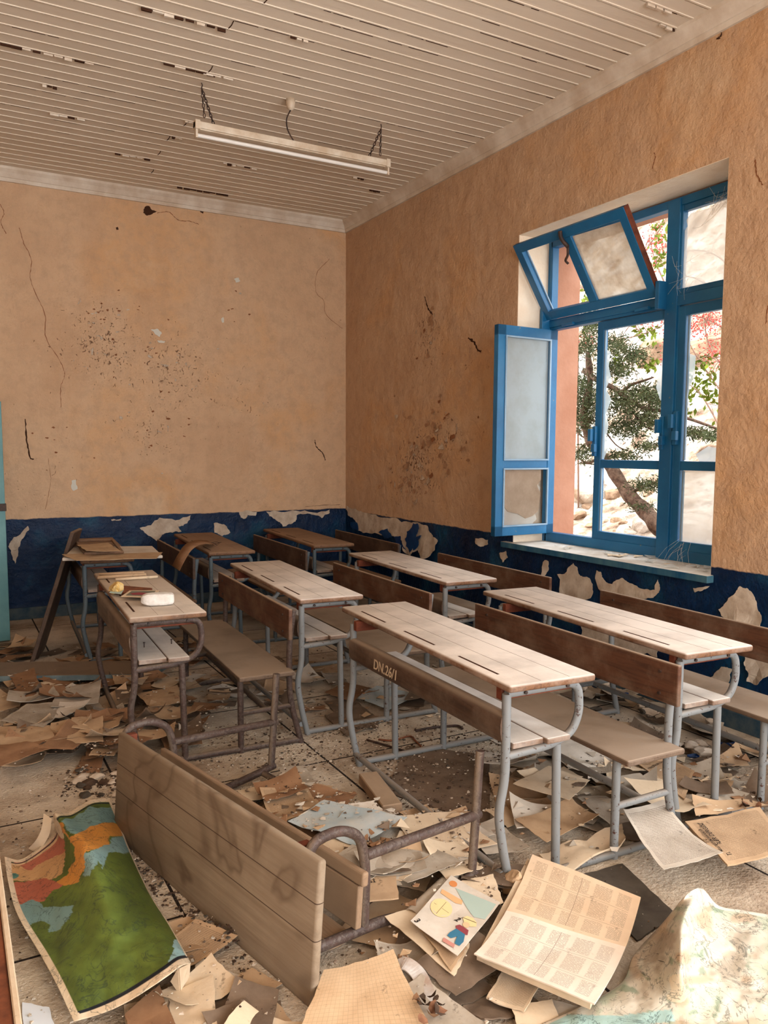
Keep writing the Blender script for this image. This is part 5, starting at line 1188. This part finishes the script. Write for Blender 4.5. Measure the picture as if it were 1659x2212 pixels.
def nearest(V, px, py):
    d = []
    for v in V:
        q = v-Vector((0, 0, HCAM)); z = q.dot(Fw); a = 830+FPX*q.dot(Rt)/z; b = CY-FPX*q.dot(Up)/z; d.append(((a-px)**2+(b-py)**2, v))
    return min(d, key=lambda t: t[0])[1]
def text_surf(o, V, c0, body, p0, p1, size, lift=.004):
    A_, B_ = nearest(V, *p0), nearest(V, *p1); x = B_-A_; toc = (Vector((0, 0, HCAM))-A_).normalized(); nrm = Vector((0, -.2, 1)).normalized(); y = nrm.cross(x)
    text_mesh(body, size, 'ink', frame(A_+Vector((0, 0, lift))-c0, x, y), 'map_lettering', o, ext=.0003, bold=.0002)
text_surf(cm, CV, cc, 'K', (1418, 2066), (1428, 2066), .022, .008); text_surf(cm, CV, cc, 'Adrar', (1420, 2082), (1446, 2090), .022, .010)

# ------------------------------------------------------------------ other objects
# wood framed board and pale board at the left edge
def slab(name, pts, th, mat, label, cat, parent=None, group=None):
    """thick plate from 4 world corners"""
    P = [Vector(p) for p in pts]; n = (P[1]-P[0]).cross(P[3]-P[0]).normalized()*th; c = sum(P, Vector())/4
    vs = [p-c for p in P]+[p-c+n for p in P]
    bm = bmesh.new(); bv = [bm.verts.new(v) for v in vs]
    for f in [(0, 1, 2, 3), (7, 6, 5, 4), (0, 4, 5, 1), (1, 5, 6, 2), (2, 6, 7, 3), (3, 7, 4, 0)]: bm.faces.new([bv[i] for i in f])
    bmesh.ops.recalc_face_normals(bm, faces=bm.faces); bmesh.ops.bevel(bm, geom=bm.edges[:], offset=min(th*.2, .004), segments=1, affect='EDGES')
    me = bpy.data.meshes.new(name); bm.to_mesh(me); bm.free(); me.materials.append(M[mat]); o = bpy.data.objects.new(name, me); COL.objects.link(o); o.location = c
    if parent: o.parent = parent; o.location = c-Vector(parent.location)
    else: tag(o, label, cat, group)
    return o
fb = thing('wooden_board', 'varnished wooden board with a cream edge standing at the left edge', 'board', (.06, 2.0, 0))
slab('board_panel', [(-.12, 1.2, .26), (.083, 1.2, .26), (.083, 2.45, .26), (-.12, 2.45, .26)], .035, 'orange_wood', '', '', fb)
slab('cream_edge', [(.084, 1.2, .01), (.084, 3.05, .01), (.084, 3.05, .30), (.084, 1.2, .30)], .016, 'paper_cream', '', '', fb)
# leaning plank by the back wall, pale edged fallen board
slab('leaning_plank', [(.47, 6.22, .0), (.60, 6.72, .0), (.95, 6.98, .93), (.82, 6.48, .95)], .03, 'back_wood_dark', 'tall dark plank leaning against the loaded desk near the door', 'plank')
a0, b0 = ray(-60, 1461, 2, .09), ray(322, 1456, 2, .09); d0 = (b0-a0).normalized(); n0 = Vector((-d0.y, d0.x, 0))
fbd = thing('fallen_board', 'long fallen board with a pale blue edge behind the litter', 'board', tuple((a0+b0)/2-Vector((0, 0, .05))))
slab('board_panel', [a0+n0*.01-Vector((0, 0, .02)), b0+n0*.01-Vector((0, 0, .02)), b0+n0*.36+d0*.02-Vector((0, 0, .02)), a0+n0*.36-Vector((0, 0, .02))], .018, 'back_wood_dark', '', '', fbd)
slab('pale_edge', [a0-Vector((0, 0, .035)), b0-Vector((0, 0, .035)), b0, a0], .014, 'pale_blue_edge', '', '', fbd)
slab('pale_edge', [b0-Vector((0, 0, .035)), b0+n0*.37+d0*.08-Vector((0, 0, .035)), b0+n0*.37+d0*.08, b0], .014, 'pale_blue_edge', '', '', fbd)
for q in (.15, .85): 
    c = a0.lerp(b0, q)+n0*.18; g = G().box(c.x-.05, c.x+.05, c.y-.05, c.y+.05, .0, .07); g.v = [v-Vector(fbd.location) for v in g.v]; g.build('support_block', 'back_wood_dark', fbd)
# cyan door leaf at the left edge
dl = thing('door_leaf', 'pale cyan door leaf standing open at the left edge', 'door', (-.45, 7.15, 0)); dl['kind'] = 'structure'; dl.name = 'door_1'
G().box(0, .86, -.045, 0, .01, 1.96, 0, .004).build('leaf', 'cyan_door', dl)
G().box(.0, .76, -.05, -.044, .12, .95, 0, .003).box(.0, .76, -.05, -.044, 1.05, 1.85, 0, .003).build('panel_moulding', 'cyan_door', dl)
G().box(.81, .868, -.06, .005, 1.08, 1.14, 0, .003).build('lock', 'dark_iron', dl)
# boards, frame and paper on the desk by the back wall
zf = .782
def R4(px, z): return [ray(a, b, 2, z) for a, b in px]
bd = slab('white_edged_board', R4([(135, 1212), (352, 1206), (330, 1185), (160, 1187)], zf), .022, 'paper_white', 'wide white edged board lying across the loaded desk', 'board')
q = R4([(132, 1198), (262, 1190), (352, 1188), (342, 1206), (165, 1210)][:5], .83)
sheet('cardboard_sheet', R4([(133, 1197), (352, 1190), (340, 1203), (165, 1208)], .82), 'paper_tan', 'large tan cardboard sheet on the white edged board', 'cardboard', z0=.806, wob=.006, th=.003, seed=701, lift=(.01, .0, 0, 0))
pf = thing('wooden_picture', 'empty wooden picture frame lying on the boards by the back wall', 'picture frame', tuple(sum(R4([(158, 1165), (245, 1163), (270, 1188), (180, 1190)], .83), Vector())/4))
fr4 = R4([(158, 1164), (246, 1163), (268, 1190), (182, 1193)], .835)
for i in range(4):
    a, b = fr4[i], fr4[(i+1) % 4]; inn = [p.lerp(sum(fr4, Vector())/4, .16) for p in fr4]; slab('frame_rail', [a, b, inn[(i+1) % 4], inn[i]], .02, 'desk_wood_brown', '', '', pf)
sheet('paper_sheet', R4([(165, 1176), (235, 1175), (262, 1190), (186, 1192)], .85), 'paper_tan', 'tan sheet lying inside the empty picture frame', z0=.846, wob=.006, seed=702, lift=(0, .01, 0, .01))
# bent cardboard on the back desk: arches over the desk edge and hangs down
P = [ray(455, 1172, 2, .80), ray(430, 1172, 2, .84), ray(408, 1182, 2, .84), ray(392, 1205, 2, .78), ray(380, 1228, 2, .70)]
P = bez([tuple(p) for p in P], 5); wv = Vector((.02, .34, 0)).normalized()*.14; g = G(); vs = []
for p in P: vs += [p-wv, p+wv, p-wv+Vector((0, 0, .004)), p+wv+Vector((0, 0, .004))]
n = len(P); fs = []
for i in range(n-1):
    a = 4*i; fs += [(a, a+4, a+5, a+1), (a+2, a+3, a+7, a+6), (a, a+2, a+6, a+4), (a+1, a+5, a+7, a+3)]
fs += [(0, 1, 3, 2), (4*n-4, 4*n-2, 4*n-1, 4*n-3)]
c0 = P[8]; o = mesh_obj('bent_cardboard', [Vector(v)-c0 for v in vs], fs, 'paper_brown', None, True); o.location = c0; tag(o, 'bent cardboard strip arching over the front edge of a back desk', 'cardboard')
c = ray(463, 1172, 2, .82); g = G()
for k_ in range(3):
    g.tube([Vector((.03*math.cos(t*.6)*(.8+.2*k_)+.012*k_, .03*math.sin(t*.6), .012+.03*abs(math.sin(t*.3+k_)))) for t in range(11)], .0016, 5)
o = g.build('wire_coil', 'dark_iron', None, True); o.location = (c.x, c.y, .78); tag(o, 'thin wire coil on the back desk beside the bent cardboard', 'wire')
# things on the rusty desk
def topq(px, z=.80): return R4(px, z)
bm = bmesh.new(); bmesh.ops.create_icosphere(bm, subdivisions=4, radius=1)
for v_ in bm.verts:
    q_ = v_.co.copy(); sg = lambda a, e=.42: math.copysign(abs(a)**e, a); tp_ = 1-.3*max(0, -q_.x)**1.5
    v_.co = Vector((sg(q_.x)*.083, sg(q_.y)*.042*tp_, sg(q_.z)*.031*tp_))*(1+.04*noise.noise(q_*3)+.02*noise.noise(q_*9))
me = bpy.data.meshes.new('white_stone'); bm.to_mesh(me); bm.free(); me.materials.append(M['white_stone']); me.polygons.foreach_set('use_smooth', [True]*len(me.polygons)); rw = bpy.data.objects.new('white_stone', me); COL.objects.link(rw)
tag(rw, 'white stone block lying on the rusty desk', 'stone'); c_ = ray(341, 1299, 2, .80); rw.location = (c_.x, c_.y, .813); rw.rotation_euler = (0, 0, -.25)
yf = rock('yellow_foam', tuple(ray(253, 1268, 2, .82)), .055, 'yellow crumpled foam lump on the rusty desk behind the picture card', 'yellow_foam', 902, None, 'foam lump', (.8, 1.25, .7)); yf.location.z = .812
yf2 = rock('yellow_foam', tuple(ray(1108, 1925, 2, .03)), .045, 'tan foam lump against the near foot of the nearest desk', 'paper_tan', 903, None, 'foam lump', (.9, .9, 1.3)); yf2.location.z = .055
bkt = thing('battered_book', 'battered book with a torn brown spine under the picture card', 'book', tuple(ray(285, 1292, 2, .78)))
slab('book_body', topq([(235, 1283), (312, 1290), (330, 1276), (262, 1270)], .7815), .016, 'orange_wood', '', '', bkt)
slab('teal_page', topq([(236, 1281), (262, 1284), (268, 1274), (246, 1271)], .799), .002, 'print_sea', '', '', bkt)
o, at2 = sheet('picture_card', topq([(280, 1273), (345, 1272), (332, 1289), (262, 1286)], .81), 'paper_cream', 'cream picture card with a red and blue print on the rusty desk', 'card', z0=.801, wob=.001, raw=True, seed=3, th=.002)
on_sheet(o, at2, [('printed_picture', 'print_grey', [(.1, .12), (.9, .12), (.9, .85), (.1, .85)]), ('printed_picture', 'print_red', [(.15, .5), (.4, .35), (.75, .45), (.7, .7), (.3, .75)])])
def roll(p0, p1, z, r, mat, label, nm='rolled_paper'):
    a, b = ray(*p0, 2, z), ray(*p1, 2, z); c = (a+b)/2; d = (b-a).normalized(); s_ = Vector((0, 0, 1)); t_ = d.cross(s_); vs = []; n = 26
    for e_ in (a-c, b-c):
        for k_ in range(n):
            an = k_*.36; rr_ = r*(1-.4*k_/n); vs.append(e_+s_*(math.sin(an)*rr_)+t_*(math.cos(an)*rr_))
    fs = [(k_, k_+1, n+k_+1, n+k_) for k_ in range(n-1)]
    o = mesh_obj(nm, vs, fs, mat, None, True); o.location = c
    md = o.modifiers.new('s', 'SOLIDIFY'); md.thickness = .0012; md.offset = 0
    return tag(o, label, 'paper roll')
roll((211, 1248), (316, 1242), .793, .012, 'paper_tan', 'tan paper roll at the far end of the rusty desk, lower of the pair'); roll((215, 1241), (312, 1238), .795, .010, 'paper_tan', 'tan paper roll lying behind the lower roll on the rusty desk')
roll((250, 1252), (341, 1246), .79, .009, 'paper_cream', 'cream paper roll in front of the tan rolls on the rusty desk')
roll((888, 1985), (990, 1888), .05, .035, 'paper_grey', 'fat grey rolled chart between the desk legs and activity sheet', 'rolled_chart')
roll((1560, 1800), (1640, 1770), .04, .028, 'paper_dirty', 'dusty rolled sheet at the right edge behind the bulletin')
# loose screws sticking out of the rusty desk's shelf
for (px, py) in [(312, 1398), (371, 1391)]:
    p = ray(px, py, 2, .556); g = G().tube([(0, 0, -.002), (0, 0, .022)], .003, 7).tube([(0, 0, .022), (0, 0, .026)], .006, 9); o = g.build('loose_screw', 'dark_iron'); o.location = p
    tag(o, 'loose screw standing up in the shelf of the rusty desk, %s' % ('nearer its front leg' if px < 340 else 'nearer its curved loop'), 'screw')
# bent metal strip, wooden block, cables and rods on the floor
P = bez([tuple(ray(a, b, 2, z)) for a, b, z in [(852, 2098, .05), (875, 2085, .07), (905, 2110, .06), (925, 2160, .05), (935, 2235, .04)]], 6); g = G(); vs = []
for i, p in enumerate(P):
    d = (P[min(i+1, len(P)-1)]-P[max(i-1, 0)]).normalized(); s_ = d.cross(Vector((0, 0, 1))).normalized()*.022; vs += [p-s_, p+s_, p+s_+Vector((0, 0, .004)), p-s_+Vector((0, 0, .012))]
fs = []
for i in range(len(P)-1):
    a = 4*i; fs += [(a+j, a+(j+1) % 4, a+4+(j+1) % 4, a+4+j) for j in range(4)]
c0 = P[len(P)//2].copy(); o = mesh_obj('metal_strip', [v-c0 for v in vs], fs+[(3, 2, 1, 0), tuple(4*len(P)-4+j for j in range(4))], 'rust_sheet'); o.location = c0; tag(o, 'bent pale metal strip with rust spots beside the squared sheet', 'metal strip')
a, b = ray(795, 1690, 2, .03), ray(848, 1762, 2, .03); d = (b-a).normalized(); s_ = Vector((-d.y, d.x, 0))*.045
slab('wooden_block', [a-s_, b-s_, b+s_, a+s_], .05, 'toppled_wood', 'short cracked wooden block beneath the long rusty stretcher', 'wood block')
for i, (q, r_, mt, lb, ct) in enumerate([
    ([(793, 1596), (835, 1608), (880, 1622)], .006, 'dark_iron', 'thin dark rod on the bare floor beneath the nearest desk', 'rod'),
    ([(818, 1595), (850, 1597), (885, 1588), (898, 1598), (912, 1612)], .005, 'orange_wood', 'bent brown wire on the bare floor beneath the nearest desk', 'wire'),
    ([(897, 1577), (930, 1571), (985, 1566), (1000, 1572)], .007, 'dark_iron', 'long dark stick beside the floor rail of the nearest desk', 'stick'),
    ([(560, 1668), (572, 1660), (588, 1672), (578, 1684), (565, 1682)], .003, 'print_white', 'loop of white string behind the toppled desk', 'string'),
    ([(1060, 1495), (1090, 1500), (1120, 1512), (1140, 1530)], .006, 'dark_iron', 'dark cable on the floor behind the nearest bench', 'cable')]):
    P = bez([tuple(ray(x, y, 2, .012)) for x, y in q], 6); c0 = P[len(P)//2].copy(); g = G().tube([p-c0 for p in P], r_, 7); o = g.build(lb.split()[-1] if False else ct, mt, None, True); o.location = c0; o.location.z = hq(c0.x, c0.y)+r_+.001; tag(o, lb, ct)
simple('dead_leaf_brown', srgb(150, 108, 82), .9, .05, srgb(110, 76, 58), 30)
# dead leaves in two drifts
rr = random.Random(3)
for (cx, cy_, n_, zn) in [(812, 1868, 34, 'beside the stained blue chart'), (935, 2205, 14, 'at the foot of the metal strip'), (1630, 1765, 12, 'at the right edge behind the bulletin')]:
    for i in range(n_):
        p = ray(cx+rr.gauss(0, 18), cy_+rr.gauss(0, 11), 2, .04); s_ = rr.uniform(.010, .022); a = rr.random()*6.3; vs = []
        for k_ in range(7):
            t = 2*PI*k_/7; vs.append((s_*math.cos(t), s_*.6*math.sin(t), .35*s_*math.cos(2*t)))
        o = mesh_obj('dead_leaf', vs+[(x, y, z-.001) for x, y, z in vs], [tuple(range(7)), tuple(range(13, 6, -1))], rr.choice(['dead_leaf_brown', 'paper_brown', 'dirt']), None, True)
        o.location = (p.x, p.y, hq(p.x, p.y)+.01+rr.random()*.02); o.rotation_euler = (rr.gauss(0, .5), rr.gauss(0, .5), a); tag(o, 'curled brown dead leaf '+zn, 'leaf', 'dead leaves '+zn)
# shards and slips on the window sill
rr = random.Random(6)
for i in range(26):
    x = rr.uniform(XW+.0, XF-.05); y = rr.choice([rr.uniform(3.2, 3.9), rr.uniform(3.2, 4.8)]); s_ = rr.uniform(.03, .09); a = rr.random()*6.3; q = [Vector((x+s_*rr.uniform(.5, 1.2)*math.cos(a+t), y+s_*rr.uniform(.3, 1)*math.sin(a+t), OZ0+.003+rr.random()*.012)) for t in (0, 1.9, 3.6)]
    n_ = Vector((0, 0, .003)); c = sum(q, Vector())/3; vs = [p-c for p in q]+[p-c+n_ for p in q]
    pap = i % 3 == 0
    o = mesh_obj('paper_slip' if pap else 'glass_shard', vs, [(2, 1, 0), (3, 4, 5), (0, 1, 4, 3), (1, 2, 5, 4), (2, 0, 3, 5)], 'paper_cream' if pap else 'glass_dusty'); o.location = c
    tag(o, 'cream paper slip lying on the window sill' if pap else 'broken glass shard lying on the window sill', 'paper' if pap else 'glass shard', 'paper slips on the window sill' if pap else 'glass shards on the window sill')
# cobwebs strung in the upper right corner of the window
g = G(); rr = random.Random(12)
for i in range(16):
    a = Vector((XF-.02, rr.uniform(3.35, 3.62), rr.uniform(2.98, 3.20))); b = Vector((XF-.06, rr.uniform(3.2, 3.45), rr.uniform(3.05, 3.2))); m_ = (a+b)/2-Vector((0, 0, rr.uniform(0, .06))); g.tube(bez([a, m_, b], 4), .0006, 4)
for i in range(14):
    a = Vector((XF-.02, rr.uniform(3.56, 3.70), rr.uniform(2.55, 2.8))); b = a+Vector((-.02, rr.gauss(0, .05), rr.gauss(0, .08))); g.tube(bez([a, (a+b)/2+Vector((-.02, 0, -.01)), b], 3), .0005, 4)
for i in range(10):
    a = Vector((XF-.02, rr.uniform(3.50, 3.60), rr.uniform(.9, 1.05))); b = Vector((XF-.12, a.y+rr.gauss(0, .06), OZ0+.003)); g.tube([a, (a+b)/2+Vector((-.02, 0, .01)), b], .0005, 4)
c0 = Vector((XF, 3.45, 3.0)); g.v = [v-c0 for v in g.v]; o = g.build('cobweb', 'print_white'); o.location = c0; tag(o, 'pale cobweb threads strung across the right part of the window', 'cobweb', kind='stuff')
